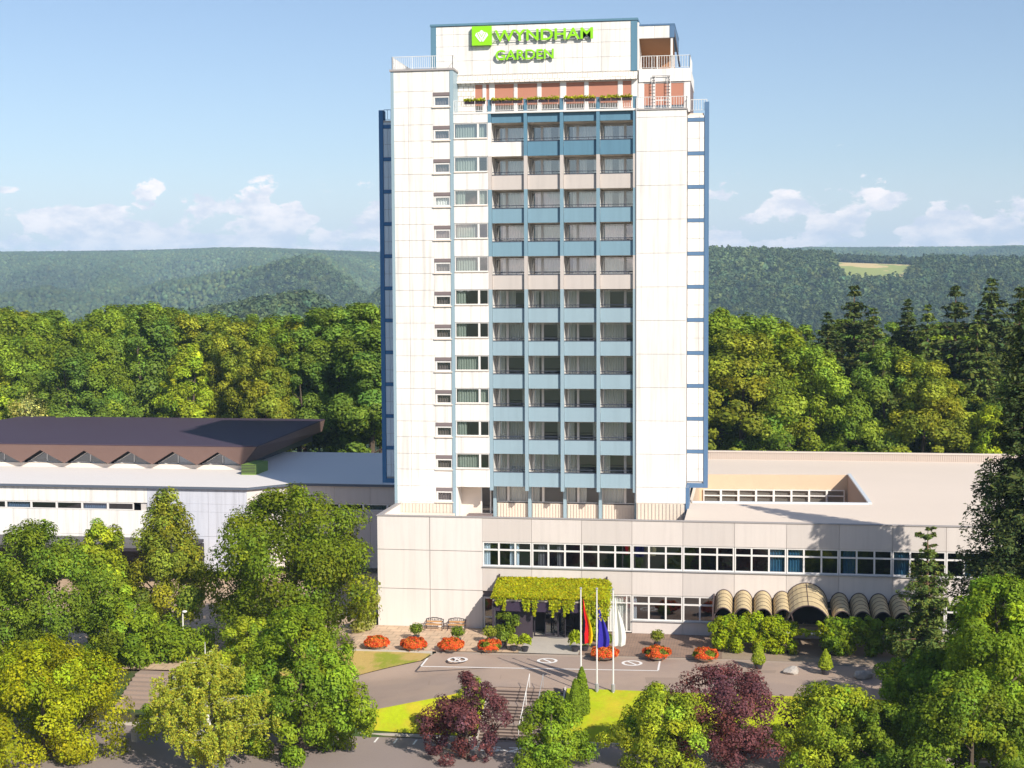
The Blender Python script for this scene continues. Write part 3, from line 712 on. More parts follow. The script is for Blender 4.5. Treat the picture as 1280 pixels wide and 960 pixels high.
for k in range(0, 12):
    zt = ZT1-FL*(k-1) if k else 41.62
    b = MB(); b.box(0.0, 12.0, 0.352, 0.42, PB(k)-0.0, PB(k)+0.3); b.build('slab_edge', SOFFIT, T)
    b = MB(); b.box(0.1, 11.9, 0.36, 2.2, PB(k)-0.02, PB(k)+0.1); b.build('balcony_soffit', SOFFIT, T)
    for i in range(4):
        x0, x1 = 3*i+PW+0.02, 3*i+3-PW-0.02
        b = MB(); b.box(x0, x1, 0.25, 0.33, PB(k), zt); o = b.build('balcony_parapet', ROWCOL[k][i], T)
        if k:
            b = MB(); b.box(x0, x1, 0.23, 0.35, zt+0.002, zt+0.07); b.tube([(x0, 0.40, zt+0.26), (x1, 0.40, zt+0.26)], 0.03, 5)
            for q in (0.25, 0.75): b.box(x0+q*(x1-x0)-0.015, x0+q*(x1-x0)+0.015, 0.385, 0.415, zt+0.07, zt+0.26)
            b.build('handrail', RAILD, o)
# balcony windows and doors
for k in range(1, 13):
    z1 = PB(k-1)-0.06; z0 = (PB(k)+0.12) if k < 12 else 8.95
    for i in range(4):
        x0, x1 = 3*i+0.1, 3*i+2.9; y = 2.22
        up = k <= 5; q = RNG.random()
        vs = ((x0+0.98, 0.2),) if i < 3 else ((x0+1.95, 0.2),)
        c = []
        if i < 3:
            if up: c = [(0.18, 0.33, CURT), (0.36, 1.0, CURT)] if q < 0.8 else [(0.4, 0.62, CURT), (0.85, 1.0, CURT)]
            else:
                c = [(0.0, 0.2+0.1*RNG.random(), CURT)]
                if q < 0.25: c.append((0.38, 1.0, CURT))
                elif q < 0.5: c.append((0.80, 1.0, CURT))
                elif q < 0.6: c.append((0.38, 0.6, CURT))
        else:
            if q < 0.4: c = [(0.0, 0.3, CURT), (0.5, 0.68, CURT)]
            elif q < 0.8: c = [(0.0, 0.68, CURT)]
            else: c = [(0.0, 0.22, CURT)]
        o = window(T, x0, x1, z0, z1, y, vs=vs, hs=((z1-0.16, 0.03),), fw=0.08, dep=0.14, gm=GLASS, curts=c)
# white table-and-chair clutter is left to the two lowest rows
b = MB()
for i in range(4): ribbed(b, 3*i+0.15, 3*i+2.86, RZ, 8.9, 1.98, 0.24)
b.build('ribbed_base', RIB, T)
# --- right slab
b = MB(); b.box(12.16, 16.16, 0.1, 7.0, RZ, ROOFZ-0.05, 1)
zj = [PB(k)+0.15 for k in range(12)]
panels(b, 12.15, 16.2, 9.40, ROOFZ-0.04, 0.0, 0.1, (), [z for n_, z in enumerate(zj)], jit=0.04)
b.build('wall', [WHITE, JOINT], T)
b = MB(); b.box(12.0, 16.26, -0.08, 7.0, ROOFZ-0.02, ROOFZ+0.1); b.build('coping', mat('coping_metal', (0.36, 0.33, 0.32)), T)
b = MB(); ribbed(b, 12.16, 16.0, RZ, 9.38, 0.03); b.build('ribbed_base', RIB, T)
b = MB(); b.tube([(12.13, -0.06, 9.4), (12.13, -0.06, 42.5)], 0.05, 6); b.build('downpipe', GREYM, T)
# --- set-back wings left and right
WY, WB, WT = 2.5, 10.42, 42.35
zb = [40.95-FL*k for k in range(11)]
for (a, c, od) in ((-9.98, -8.29, -1), (16.2, 17.92, 1)):
    b = MB(); b.box(a+0.02, c-0.02, WY+0.1, WY+0.9, WB+0.02, 41.3, 1)
    mid = (a+c)/2+ (0.1 if od > 0 else -0.1)
    ex0, ex1 = (a+0.36, c) if od < 0 else (a, c-0.36)
    prev = 41.3
    for z in zb + [WB+0.35]:
        hi = prev-0.17 if prev < 41 else prev
        if hi > z+0.17: panels(b, ex0, ex1, z+0.17, hi, WY, WY+0.1, (mid,), ((z+hi)/2-0.05,))
        prev = z
    b.build('wall', [WHITE if od > 0 else mat('shade_blue_panel', (0.80, 0.87, 0.96), 0.6, var=0.05), JOINT], T)  # left wing: bright bluish shade is put into the panel colour
    b = MB()
    for z in zb: b.box(ex0, ex1, WY-0.04, WY+0.09, z-0.15, z+0.15)
    if od < 0: b.box(a-0.02, a+0.34, WY-0.07, WY+0.92, WB-0.02, WT); b.box(a+0.34, c, WY-0.06, WY+0.4, WB-0.02, WB+0.36)
    else: b.box(c-0.34, c+0.02, WY-0.07, WY+0.3, WB-0.02, WT+0.05); b.box(a, c-0.34, WY-0.06, WY+0.4, WB-0.02, WB+0.36); b.box(a, a+0.26, -0.02, WY+0.3, RZ, WB+0.3)
    b.build('blue_frame', BLUED if od < 0 else mat('mid_blue_paint', (0.095, 0.175, 0.30), 0.45, var=0.1), T)
b = MB(); b.box(-8.2, 16.1, 7.0, 14.0, 0.0, RZ); b.box(-8.2, 16.1, 7.05, 14.0, RZ, 41.2); b.build('rear_body', CREAM, T)
b = MB(); b.box(-9.9, 17.5, 2.62, 3.4, 41.2, 41.5); b.box(-8.25, 16.15, 3.4, 14.0, 41.2, 41.5); b.build('roof_slab', ROOFM, T)
# --- roof terrace and penthouse
PY = 1.9
b = MB(); b.box(-3.03, 12.1, -0.06, 2.0, ROOFZ, ROOFZ+0.16); b.build('terrace_edge', FRAMEW, T)
railing('terrace_railing', T, [(X0, 0.05, ROOFZ+0.16), (12.0, 0.05, ROOFZ+0.16)], 0.95, 0.14, RAILW, 0.02, 3.0)
railing('terrace_railing', T, [(12.05, 0.2, ROOFZ+0.1), (16.2, 0.2, ROOFZ+0.1), (16.2, 2.6, ROOFZ+0.1), (17.75, 2.6, ROOFZ+0.1)], 0.95, 0.2, RAILW, 0.018, 2.1)
railing('roof_railing', T, [(XL0+0.1, 6.8, 45.36), (XL0+0.1, 0.1, 45.36), (XL1-0.05, 0.1, 45.36), (XL1-0.05, 1.6, 45.36)], 1.05, 0.17, RAILW, 0.02, 1.75)
railing('roof_railing', T, [(-9.6, 2.7, 41.5), (-8.4, 2.7, 41.5)], 0.9, 0.3, BLUED, 0.02, 1.2)
# window wall of the penthouse
pent = [(-1.58, -0.85), (-0.63, -0.29), (0.09, 1.81), (2.02, 3.77), (4.04, 5.69), (6.12, 7.72), (7.99, 10.51), (10.82, 11.64)]
b = MB(); prev = -3.0
for a, c in pent + [(12.1, 12.1)]:
    if prev < a: b.box(prev, a, PY, PY+0.2, ROOFZ, 44.30, 1 if prev <= -3.0 else 0)
    prev = c
b.box(-3.0, 12.1, 3.2, 3.4, ROOFZ, 45.0, 2)
b.build('penthouse_wall', [FRAMEW, TILE, ROOM], T)
for a, c in pent:
    o = window(T, a, c, ROOFZ+0.15, 44.26, PY+0.05, fw=0.05, gm=GLASS, hs=((ROOFZ+0.5, 0.04),))
    b = MB(); b.box(a+0.05, c-0.05, PY+0.055, PY+0.075, ROOFZ+0.9 if c < 10.6 else ROOFZ+0.3, 44.2); b.build('blind', BLIND, o)
b = MB()                                        # tiled band, flared outward at its foot
for (xa_, xb_) in ((-3.0, 12.1),):
    b.face([(xa_, PY-0.45, 44.30), (xb_, PY-0.45, 44.30), (xb_, PY-0.06, 45.0), (xa_, PY-0.06, 45.0)])
    b.face([(xa_, PY-0.45, 44.30), (xa_, PY+0.1, 44.30), (xb_, PY+0.1, 44.30), (xb_, PY-0.45, 44.30)])
b.build('tile_band', TILE, T)
# sign block
b = MB(); b.box(-5.2, 12.05, PY+0.0, 11.0, 45.0, 49.1, 1)
panels(b, -4.80, 11.55, 45.02, 49.05, PY-0.1, PY, [-3.3+1.55*k for k in range(10)], (46.2, 47.4, 48.4), 0.02, 0, 0.015)
b.build('sign_wall', [WHITE, JOINT], T)
b = MB(); b.box(-5.27, -4.80, PY-0.14, 11.05, 45.0, 49.1); b.box(11.55, 12.08, PY-0.14, 11.05, 45.0, 49.1); b.box(-5.32, 12.14, PY-0.2, 11.1, 49.1, 49.28); b.build('blue_frame', BLUE, T)
b = MB(); b.box(12.09, 12.22, PY-0.12, 8, 45.0, 48.9); b.build('edge_trim', FRAMEW, T)
# right roof pavilion with its open loggia
b = MB()
panels(b, 12.22, 14.72, 47.62, 48.6, PY, PY+0.3, (13.5,), (), 0.02)
b.box(12.22, 15.05, PY+0.3, 9.5, 48.3, 48.6)
b.build('pavilion_fascia', [WHITE], T)
b = MB(); b.box(14.72, 15.12, PY-0.03, 9.5, 47.62, 48.62); b.box(12.22, 15.14, PY-0.05, 9.5, 48.62, 48.75); b.build('blue_frame', mat('mid_blue_paint', (0.095, 0.175, 0.30)), T)
b = MB(); b.face([(12.22, PY+0.31, 47.66), (15.0, PY+0.31, 47.66), (15.0, 5.5, 46.5), (12.22, 5.5, 46.5)]); b.face([(12.22, 5.5, 46.5), (15.0, 5.5, 46.5), (15.0, 5.5, 45.1), (12.22, 5.5, 45.1)]); b.build('loggia_soffit', WOOD, T)
b = MB(); b.box(14.80, 14.98, PY+0.05, PY+0.2, 45.1, 47.62); b.box(13.0, 13.12, 5.3, 5.45, 45.1, 46.8); b.build('loggia_post', FRAMEW, T)
b = MB(); b.tube([(15.05, PY+0.2, 48.3), (15.55, PY+0.0, 45.2)], 0.09, 6); b.build('brace', DARKM, T)
b = MB(); b.box(12.2, 16.45, PY-0.1, 9.5, 44.05, 45.1); b.build('pavilion_floor', WHITEW, T)
railing('loggia_railing', T, [(12.4, PY, 45.1), (16.38, PY, 45.1), (16.38, 6, 45.1)], 1.05, 0.2, RAILW, 0.02, 1.3)
b = MB(); b.box(12.15, 12.55, PY, PY+0.2, ROOFZ, 44.05); b.box(15.98, 16.4, PY, PY+0.2, ROOFZ, 44.05); b.box(12.15, 16.4, 3.4, 3.6, ROOFZ, 44.05, 1); b.box(16.3, 16.42, PY+0.2, 9, ROOFZ, 44.05, 2)
b.build('pavilion_wall', [FRAMEW, ROOM, SHUT], T)
for a, c in ((12.55, 13.45), (13.45, 14.75), (14.75, 15.98)):
    o = window(T, a, c, ROOFZ+0.1, 44.02, PY+0.05, fw=0.09, gm=GLASS, hs=((ROOFZ+1.0, 0.08),) if c < 14.8 and a > 13 else ())
    b = MB(); b.box(a+0.1, c-0.1, PY+0.055, PY+0.075, ROOFZ+0.6, 43.92); b.build('blind', BLIND, o)
# two access ladders up to the loggia
for x in (13.42, 14.66):
    b = MB()
    for dx in (-0.13, 0.13): b.tube([(x+dx, PY-0.22, ROOFZ+0.1), (x+dx, PY-0.22, 44.5)], 0.025, 5)
    for k in range(11): b.tube([(x-0.13, PY-0.22, ROOFZ+0.25+0.26*k), (x+0.13, PY-0.22, ROOFZ+0.25+0.26*k)], 0.03, 5, 1)
    b.build('ladder', [RAILW, DARKM], T)
b = MB(); b.tube([(13.3, PY-0.24, 44.5), (14.8, PY-0.24, 44.5)], 0.03, 5); b.build('ladder_bar', GREYM, T)

# --- roof sign
S = empty('roof_sign', (3.5, PY-0.5, 46.0), 'bright green raised lettering with square emblem on the top wall of the tower', 'sign')
def sign_word(txt, x0, x1, z0, z1):
    adv = {}
    V, F, N = text_mesh(txt, 1.0, 0.0, 0.018); W_ = V[:, 0].max()-V[:, 0].min(); xmin = V[:, 0].min(); zmin, H_ = V[:, 1].min(), V[:, 1].max()-V[:, 1].min()
    # letter by letter, laid out with the pen positions of the whole word
    pos = 0
    full = text_mesh(txt, 1.0, 0.0, 0.018)[0]
    for k, ch in enumerate(txt):
        w0 = text_mesh(txt[:k+1], 1.0, 0.0, 0.018)[0][:, 0].max()
        V, F, N = text_mesh(ch, 1.0, 0.06, 0.018)
        V = V.copy(); V[:, 0] += w0 - V[:, 0].max()
        sx = (x1-x0)/W_; sz = (z1-z0)/H_
        b = MB(); b.V = [(x0+(v[0]-xmin)*sx, PY-0.36-v[2]*0.9, z0+(v[1]-zmin)*sz) for v in V]
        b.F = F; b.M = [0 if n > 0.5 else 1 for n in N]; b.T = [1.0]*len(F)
        b.build('letter', [SIGNG, SIGNGD], S)
sign_word('WYNDHAM', 0.22, 8.45, 47.66, 48.60)
sign_word('GARDEN', 0.30, 5.18, 46.12, 46.95)
b = MB()
for z, a, c in ((47.75, -0.1, 8.4), (48.5, -0.1, 8.4), (46.25, 0.4, 5.1), (46.8, 0.4, 5.1)):
    b.box(a, c, PY-0.31, PY-0.27, z-0.025, z+0.025)
    for q in np.linspace(a+0.3, c-0.3, 5): b.box(q-0.02, q+0.02, PY-0.27, PY-0.08, z-0.02, z+0.02)
b.build('sign_rail', GREYM, S)
b = MB(); b.box(-1.68, -0.02, PY-0.52, PY-0.2, 47.38, 48.95); plate = b.build('emblem_plate', [SIGNG], S)
b = MB(); cx, cz = -0.85, 48.12; y = PY-0.545                     # white flower-like W
def poly(b, pts, yy): 
    pts = [(cx+a*0.92, cz+c*0.92) for a, c in pts]; n = len(pts)
    i = len(b.V); b.V += [(a, yy, c) for a, c in pts] + [(a, yy+0.06, c) for a, c in pts]
    b.F += [tuple(range(i, i+n)), tuple(reversed(range(i+n, i+2*n)))]; b.M += [0, 0]; b.T += [1.0, 1.0]
    for k in range(n): q = (k+1) % n; b.F.append((i+k, i+n+k, i+n+q, i+q)); b.M.append(0); b.T.append(1.0)
poly(b, [(-0.60, 0.08), (-0.17, -0.48), (0.17, -0.48), (0.60, 0.08), (0.50, 0.30), (0.36, 0.36), (0.20, 0.36), (0.10, 0.50), (0.0, 0.54), (-0.10, 0.50), (-0.20, 0.36), (-0.36, 0.36), (-0.50, 0.30)], y)
def cut(b, p, q, wd):
    d = Vector((q[0]-p[0], q[1]-p[1])).normalized(); n_ = Vector((-d.y, d.x))*wd/2
    i = len(b.M); poly(b, [(p[0]-n_.x, p[1]-n_.y), (q[0]-n_.x, q[1]-n_.y), (q[0]+n_.x, q[1]+n_.y), (p[0]+n_.x, p[1]+n_.y)], y-0.006)
    for k in range(i, len(b.M)): b.M[k] = 1
cut(b, (-0.43, 0.36), (-0.10, -0.30), 0.06); cut(b, (0.43, 0.36), (0.10, -0.30), 0.06); cut(b, (-0.20, 0.30), (0.0, -0.06), 0.055); cut(b, (0.20, 0.30), (0.0, -0.06), 0.055); cut(b, (0.0, -0.48), (0.0, -0.30), 0.05)
b.build('emblem', [SIGNW, SIGNG], plate)

# ================================================================== ENTRANCE WING (podium)
P = empty('entrance_wing', (15.0, -3.0, 0.0), 'long low white wing with window bands across the foot of the tower', 'building')
PYF = -6.8; PT = 8.97; PX1 = 52.0; JX = [0.42+3.963*k for k in range(14)]
b = MB()
b.box(-8.14, 0.42, PYF+0.1, PYF+0.3, 0, PT, 1); panels(b, -8.14, 0.42, 0.02, PT, PYF, PYF+0.1, (-3.85,), (3.12, 6.27), 0.05, 0, 0.01)
b.box(-8.14, -7.84, PYF+0.3, 0.0, 0, PT, 0)
b.build('wall', [PODW, JOINT], P)
b = MB()
for k in range(13):
    a, c = JX[k], min(JX[k+1], PX1); t = 1.0 if k % 2 else 0.90
    if k in (4, 6, 8): t = 0.90
    tt = (t, t*0.985, t*0.965)
    b.box(a+0.012, c-0.012, PYF, PYF+0.12, 7.08, PT, 0, tt); b.box(a+0.012, c-0.012, PYF, PYF+0.12, 3.12, 5.02, 0, tt)
    if k >= 3: b.box(a+0.012, c-0.012, PYF, PYF+0.12, 0.0, 1.02, 0, (0.97, 0.965, 0.96))
b.box(0.42, PX1, PYF+0.12, PYF+0.3, 7.08, PT, 1); b.box(0.42, PX1, PYF+0.12, PYF+0.3, 3.12, 5.02, 1); b.box(JX[3], PX1, PYF+0.12, PYF+0.3, 0, 1.02, 1)
b.build('facade_panels', [CREAM, JOINT], P)
b = MB(); b.box(-8.2, PX1, PYF-0.06, PYF+0.34, PT, PT+0.07); b.box(-8.2, -7.8, PYF+0.34, 0.0, PT, PT+0.07); b.build('coping', mat('coping_metal', (0.36, 0.33, 0.32)), P)
# upper window band
for k in range(13):
    a, c = JX[k], min(JX[k+1], PX1)
    if k == 12: a = JX[12]
    n = 3; vs = [((a+(c-a)*q/n), 0.13) for q in range(1, n)]
    cu = []
    if k == 0: cu = [(0.0, 0.12, CURT), (0.55, 0.75, CURT)]
    elif k == 1: cu = [(0.1, 0.3, ROOM), (0.5, 0.64, ROOM)]
    elif k >= 5: cu = [[(0.66, 1.0, CURTB)], [(0.0, 0.32, CURTB)], [(0.05, 0.3, CURTB)], [(0.0, 0.3, CURTB)], [(0.35, 0.66, CURTB)], [], [], []][min(k-5, 7)]
    window(P, a+0.02, c-0.02, 5.10, 7.06, PYF+0.08, vs=vs, hs=((6.42, 0.12),), fw=0.10, dep=0.16, gm=GLASSB, curts=cu)
b = MB(); b.box(0.42, PX1, PYF-0.12, PYF+0.1, 5.025, 5.095); b.build('sill', GREYM, P)
# lower windows
for k in range(3, 13):
    a, c = JX[k], min(JX[k+1], PX1); vs = [((a+(c-a)*q/3), 0.13) for q in (1, 2)]
    window(P, a+0.02, c-0.02, 1.10, 3.10, PYF+0.08, vs=vs, hs=((2.42, 0.12),), fw=0.10, dep=0.16, gm=GLASSD, curts=[(0.0, 0.06, CURT)] if k == 3 else ())
b = MB(); b.box(JX[3], PX1, PYF-0.12, PYF+0.1, 1.03, 1.095); b.build('sill', GREYM, P)
window(P, 10.42, 12.28, 0.15, 3.08, PYF+0.06, vs=((10.62, 0.1), (11.9, 0.08)), hs=((2.45, 0.07),), fw=0.08, gm=GLASS, curts=[(0.0, 1.0, CURT)])
window(P, 0.46, 1.45, 0.15, 2.62, PYF+0.08, hs=((1.0, 0.1),), fw=0.13, gm=GLASSD, label='narrow window left of the entrance')
b = MB(); b.box(0.42, 1.75, PYF+0.25, PYF+0.4, 2.62, 3.12); b.build('dark_header', SHUT, P)
# interior of the low wing
b = MB(); b.box(0.3, PX1, -2.2, -2.0, 0, 7.08); b.box(0.3, PX1, PYF+0.3, -2.2, 4.2, 4.4); b.box(0.3, PX1, PYF+0.3, -2.2, 7.085, 7.098); b.box(0.3, PX1, PYF+0.3, -2.2, 0.0, 0.12)
b.build('interior', DARKROOM, P)
# roof: terrace strip round the tower and the large flat roof on the right with its sunken court
b = MB(); b.box(-7.84, 16.35, PYF+0.34, 2.0, RZ-0.3, RZ); b.box(-7.84, XL1-0.1, PYF+0.34, -0.1, RZ, 8.25, 1); b.build('terrace_roof', [ROOFM, SOFFIT], P)
b = MB(); b.box(-2.2, -0.2, 0.6, 1.6, RZ, 7.95); b.box(-2.25, -0.15, 0.55, 1.65, 7.95, 8.03); b.build('roof_unit', SHUT, P)
Q = [(16.62, 3.6), (31.2, 4.4), (30.8, 24.0), (16.62, 22.8)]       # corners of the court opening
RT = PT+0.02
b = MB()
x0r, x1r, y0r, y1r = 16.36, 52.0, PYF+0.3, 36.2
def rq(p): b.face([(a, c, RT) for a, c in p])
rq([(x0r, y0r), (x1r, y0r), (x1r, 4.4), Q[1], Q[0], (x0r, 3.6)]); rq([Q[1], (x1r, 4.4), (x1r, y1r), (30.8, y1r), Q[2]]); rq([Q[3], Q[2], (30.8, y1r), (x0r, y1r), (x0r, 22.8)]); rq([(x0r, 3.6), Q[0], Q[3], (x0r, 22.8)])
b.build('flat_roof', ROOFM, P)
b = MB()
b.face([(*Q[3], 3.0), (*Q[2], 3.0), (*Q[2], RT), (*Q[3], RT)], 0)                # back wall, upper part is plain
b.face([(*Q[2], 3.0), (*Q[1], 3.0), (*Q[1], RT), (*Q[2], RT)], 1); b.face([(*Q[0], 3.0), (*Q[3], 3.0), (*Q[3], RT), (*Q[0], RT)], 0)
b.face([(*Q[1], 3.0), (*Q[0], 3.0), (*Q[0], RT), (*Q[1], RT)], 0); b.face([(*Q[0], 3.0), (*Q[1], 3.0), (*Q[2], 3.0), (*Q[3], 3.0)], 2)
b.build('court_walls', [mat('court_plaster', (0.62, 0.47, 0.33), 0.9, var=0.15, vscale=0.6, grain=0.15, gscale=6), mat('court_brown', (0.36, 0.26, 0.21), 0.9, var=0.1), STONE], P)
for k in range(8):
    a = 17.0+k*1.69; yb_ = 22.8+(a-16.62)*0.085-0.16
    window(P, a, a+1.69, 5.6, 7.55, yb_, hs=((6.95, 0.12),), fw=0.10, dep=0.12, gm=GLASSD)
b = MB(); b.box(16.7, 30.7, 24.3, 24.4, 3.2, 8.0); b.build('court_room', DARKROOM, P)
b = MB()                                                             # pale metal rim of the court
for p, q in ((Q[0], Q[1]), (Q[1], Q[2])):
    d = Vector((q[0]-p[0], q[1]-p[1])).normalized(); n_ = Vector((d.y, -d.x))*0.3
    b.prism([p, (p[0]+n_.x, p[1]+n_.y), (q[0]+n_.x, q[1]+n_.y), q], RT+0.002, RT+0.14)
b.build('court_rim', mat('rim_metal', (0.62, 0.66, 0.70), 0.5), P)
b = MB(); b.box(16.4, 52.0, 36.2, 36.5, 0.0, 9.85); n_ = 190
for k in range(n_): x = 16.5+35.4*k/n_; b.box(x-0.035, x+0.035, 36.12, 36.2, RT+0.02, 9.72)
b.box(16.4, 52.0, 36.08, 36.6, 9.72, 9.86); b.build('ribbed_attic', mat('attic_cladding', (0.60, 0.52, 0.46), 0.6), P)
b = MB(); b.box(51.8, 52.0, PYF+0.3, 36.2, 0.0, PT); b.build('side_wall', CREAM, P)

# --- entrance lobby under the vine roof
E_ = empty('entrance_porch', (6.2, -8.4, 0.0), 'dark glazed entrance porch with revolving door below the vine covered roof', 'entrance porch')
b = MB(); b.box(1.95, 10.3, -10.02, -9.9, 2.25, 3.05); b.box(1.8, 10.45, -10.1, -9.88, 3.05, 3.2, 1); b.build('fascia', [mat('porch_fascia', (0.045, 0.030, 0.055), 0.5), STONE], E_)
b = MB(); b.face([(1.75, -10.1, 3.2), (10.5, -10.1, 3.2), (10.4, PYF-0.02, 4.1), (1.75, PYF-0.02, 4.1)]); b.face([(1.75, -10.1, 3.06), (1.75, PYF-0.02, 3.96), (10.4, PYF-0.02, 3.96), (10.5, -10.1, 3.06)]); b.build('sloped_roof', SOIL, E_)
for x in (1.82, 10.36):
    b = MB(); b.face([(x, -10.0, 3.06), (x, PYF-0.02, 3.96), (x, PYF-0.02, 2.4), (x, -10.0, 2.4)]); b.box(x-0.07, x+0.07, -10.05, -9.9, 0, 3.06); b.tube([(x, -7.1, 3.9), (x, -7.0, 4.55)], 0.07, 6); b.build('gable_side', mat('porch_dark', (0.05, 0.038, 0.05), 0.6), E_)
for (a, c) in ((2.0, 4.85), (8.7, 10.25)):
    b = MB(); b.box(a, c, -9.6, -9.5, 0.1, 2.9); o = b.build('side_panel', mat('porch_dark', (0.05, 0.038, 0.05)), E_)
b = MB()
for x in (4.9, 6.75, 8.65): b.box(x-0.05, x+0.05, -9.0, -8.9, 0.1, 2.7)
b.box(4.9, 8.65, -9.0, -8.9, 2.55, 2.7); b.box(4.9, 8.65, -9.0, -8.9, 0.1, 0.2); b.build('door_frame', DARKM, E_)
b = MB(); b.lathe(6.75, -8.2, [(1.25, 0.1), (1.25, 0.12)], 24); b.build('door_mat', mat('mat_grey', (0.2, 0.19, 0.19), 0.9), E_)
o = MB()
for a in (30, 120, 210, 300):
    ca, sa = math.cos(R(a)), math.sin(R(a)); cx_, cy_ = 6.75, -8.2
    q = [(cx_+ca*0.05-sa*0.03, cy_+sa*0.05+ca*0.03), (cx_+ca*1.2-sa*0.03, cy_+sa*1.2+ca*0.03), (cx_+ca*1.2+sa*0.03, cy_+sa*1.2-ca*0.03), (cx_+ca*0.05+sa*0.03, cy_+sa*0.05-ca*0.03)]
    o.prism(q, 0.15, 0.27); o.prism(q, 2.4, 2.5); e = [(cx_+ca*1.13-sa*0.03, cy_+sa*1.13+ca*0.03), q[1], q[2], (cx_+ca*1.13+sa*0.03, cy_+sa*1.13-ca*0.03)]; o.prism(e, 0.27, 2.4)
dr = o.build('revolving_door', DARKM, E_)
b = MB()
for a in (30, 120, 210, 300):
    ca, sa = math.cos(R(a)), math.sin(R(a)); b.face([(6.75+ca*0.1, -8.2+sa*0.1, 0.27), (6.75+ca*1.12, -8.2+sa*1.12, 0.27), (6.75+ca*1.12, -8.2+sa*1.12, 2.4), (6.75+ca*0.1, -8.2+sa*0.1, 2.4)])
b.build('door_pane', GLASSD, dr)
b = MB(); b.box(2.0, 10.3, -7.0, PYF-0.02, 0.1, 3.0); b.build('rear_wall', mat('lobby_dark', (0.03, 0.025, 0.03), 0.6), E_)

# --- barrel vault awning on the right
VA = empty('barrel_awning', (25.6, -9.2, 0.0), 'row of nine beige barrel vault awnings along the low wing', 'awning')
VM = mat('awning_sheet', (0.52, 0.41, 0.235), 0.6, var=0.25, vscale=0.9, streak=0.1, grain=0.1, gscale=3)
VR = mat('awning_edge', (0.075, 0.05, 0.05), 0.6)
def vault(xc, r, zf, yb, yf, ztb, ztf, h, big=False):
    """half-barrel from the wall (yb, crown ztb) to its front (yf, crown ztf); h rise of the arch"""
    n = 14; rows = 5; b = MB(); V = []; 
    for j in range(rows+1):
        t = j/rows; y = yb+(yf-yb)*t; zt = ztb+(ztf-ztb)*t
        V.append([(xc-r*math.cos(PI*k/n), y, zt-h+h*math.sin(PI*k/n)) for k in range(n+1)])
    for j in range(rows):
        for k in range(n):
            q = 1.0+0.06*((j % 2)-0.5); b.face([V[j][k], V[j][k+1], V[j+1][k+1], V[j+1][k]], 0, q)
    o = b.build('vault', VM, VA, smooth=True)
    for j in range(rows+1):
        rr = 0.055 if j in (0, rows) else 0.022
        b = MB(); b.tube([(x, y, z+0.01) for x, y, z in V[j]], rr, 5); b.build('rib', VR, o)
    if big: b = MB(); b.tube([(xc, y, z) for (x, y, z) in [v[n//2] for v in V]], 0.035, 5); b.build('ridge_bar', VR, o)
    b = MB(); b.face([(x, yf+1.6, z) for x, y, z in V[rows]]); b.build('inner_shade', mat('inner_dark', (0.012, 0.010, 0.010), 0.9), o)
for k in range(4): vault(19.45+1.48*k, 0.70, 0, PYF-0.05, -10.9, 3.72, 3.18, 0.95)
vault(25.70, 1.60, 0, PYF-0.05, -11.4, 4.42, 3.62, 1.65, True)
for k in range(4): vault(28.2+1.46*k, 0.69, 0, PYF-0.05, -10.9, 3.72, 3.18, 0.95)
b = MB(); b.box(18.7, 24.2, -11.65, -11.5, 2.0, 2.12); b.box(27.4, 33.6, -11.65, -11.5, 2.0, 2.12)
b.box(24.1, 27.4, -12.4, -12.2, 1.72, 1.86, 1)
b.build('front_beam', [VR, FRAMEW], VA)
b = MB()
for x in (18.8, 24.2, 27.3, 33.5): b.box(x-0.07, x+0.07, -11.65, -11.5, 0.1, 2.0)
b.build('awning_post', VR, VA)
b = MB(); b.box(18.65, 18.75, -11.6, PYF, 2.0, 3.4); b.build('awning_cheek', VR, VA)

# ================================================================== LEFT HALL
Hh = empty('banquet_hall', (-40, 20, 0), 'low white hall with flat dark roof and zigzag brown eave left of the tower', 'building')
HZ = 8.15; HY = 13.6; LY = 17.3
b = MB(); hj = [-58+3.1*k for k in range(11)]
xs_ = [-75, -58] + [x for x in hj if -58 < x < -26.2] + [-26.2]
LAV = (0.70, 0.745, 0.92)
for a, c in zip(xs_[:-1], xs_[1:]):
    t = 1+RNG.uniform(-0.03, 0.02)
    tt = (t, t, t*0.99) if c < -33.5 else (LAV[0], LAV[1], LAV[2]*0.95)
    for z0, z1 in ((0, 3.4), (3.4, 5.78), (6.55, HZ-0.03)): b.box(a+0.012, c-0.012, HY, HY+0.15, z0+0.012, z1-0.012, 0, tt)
    if a > -37.6: b.box(a+0.012, c-0.012, HY, HY+0.15, 5.78, 6.55, 0, tt)
b.box(-75, -26.2, HY+0.15, HY+0.3, 0, 5.78, 1); b.box(-75, -26.2, HY+0.15, HY+0.3, 6.55, HZ-0.03, 1); b.box(-37, -26.2, HY+0.15, HY+0.3, 5.78, 6.55, 1)
b.build('front_wall', [WHITE, JOINT], Hh)
b = MB()                                                            # angled corner and link wall
d1 = [(-26.2, HY), (-23.0, LY), (-22.85, LY+0.2), (-26.2, HY+0.3)]
b.prism(d1, 0, HZ-0.03, 0, 1.0)
for a, c, t in ((-23.0, -18.6, 0.95), (-18.6, -15.0, 0.9), (-15.0, -11.6, 0.95), (-11.6, -8.3, 0.9)):
    b.box(a+0.012, c-0.012, LY, LY+0.2, 0, 5.62, 0, t); b.box(a+0.012, c-0.012, LY, LY+0.2, 6.30, HZ-0.03, 0, t)
b.build('link_wall', [CREAM, JOINT], Hh)
for k in range(8): 
    a = -59.0+k*2.66
    window(Hh, a, a+2.66, 5.80, 6.53, HY+0.06, fw=0.09, gm=GLASSD, curts=[(0, 1, mat('window_screen', (0.25, 0.36, 0.48), 0.8))] if k in (0, 3, 6) else ())
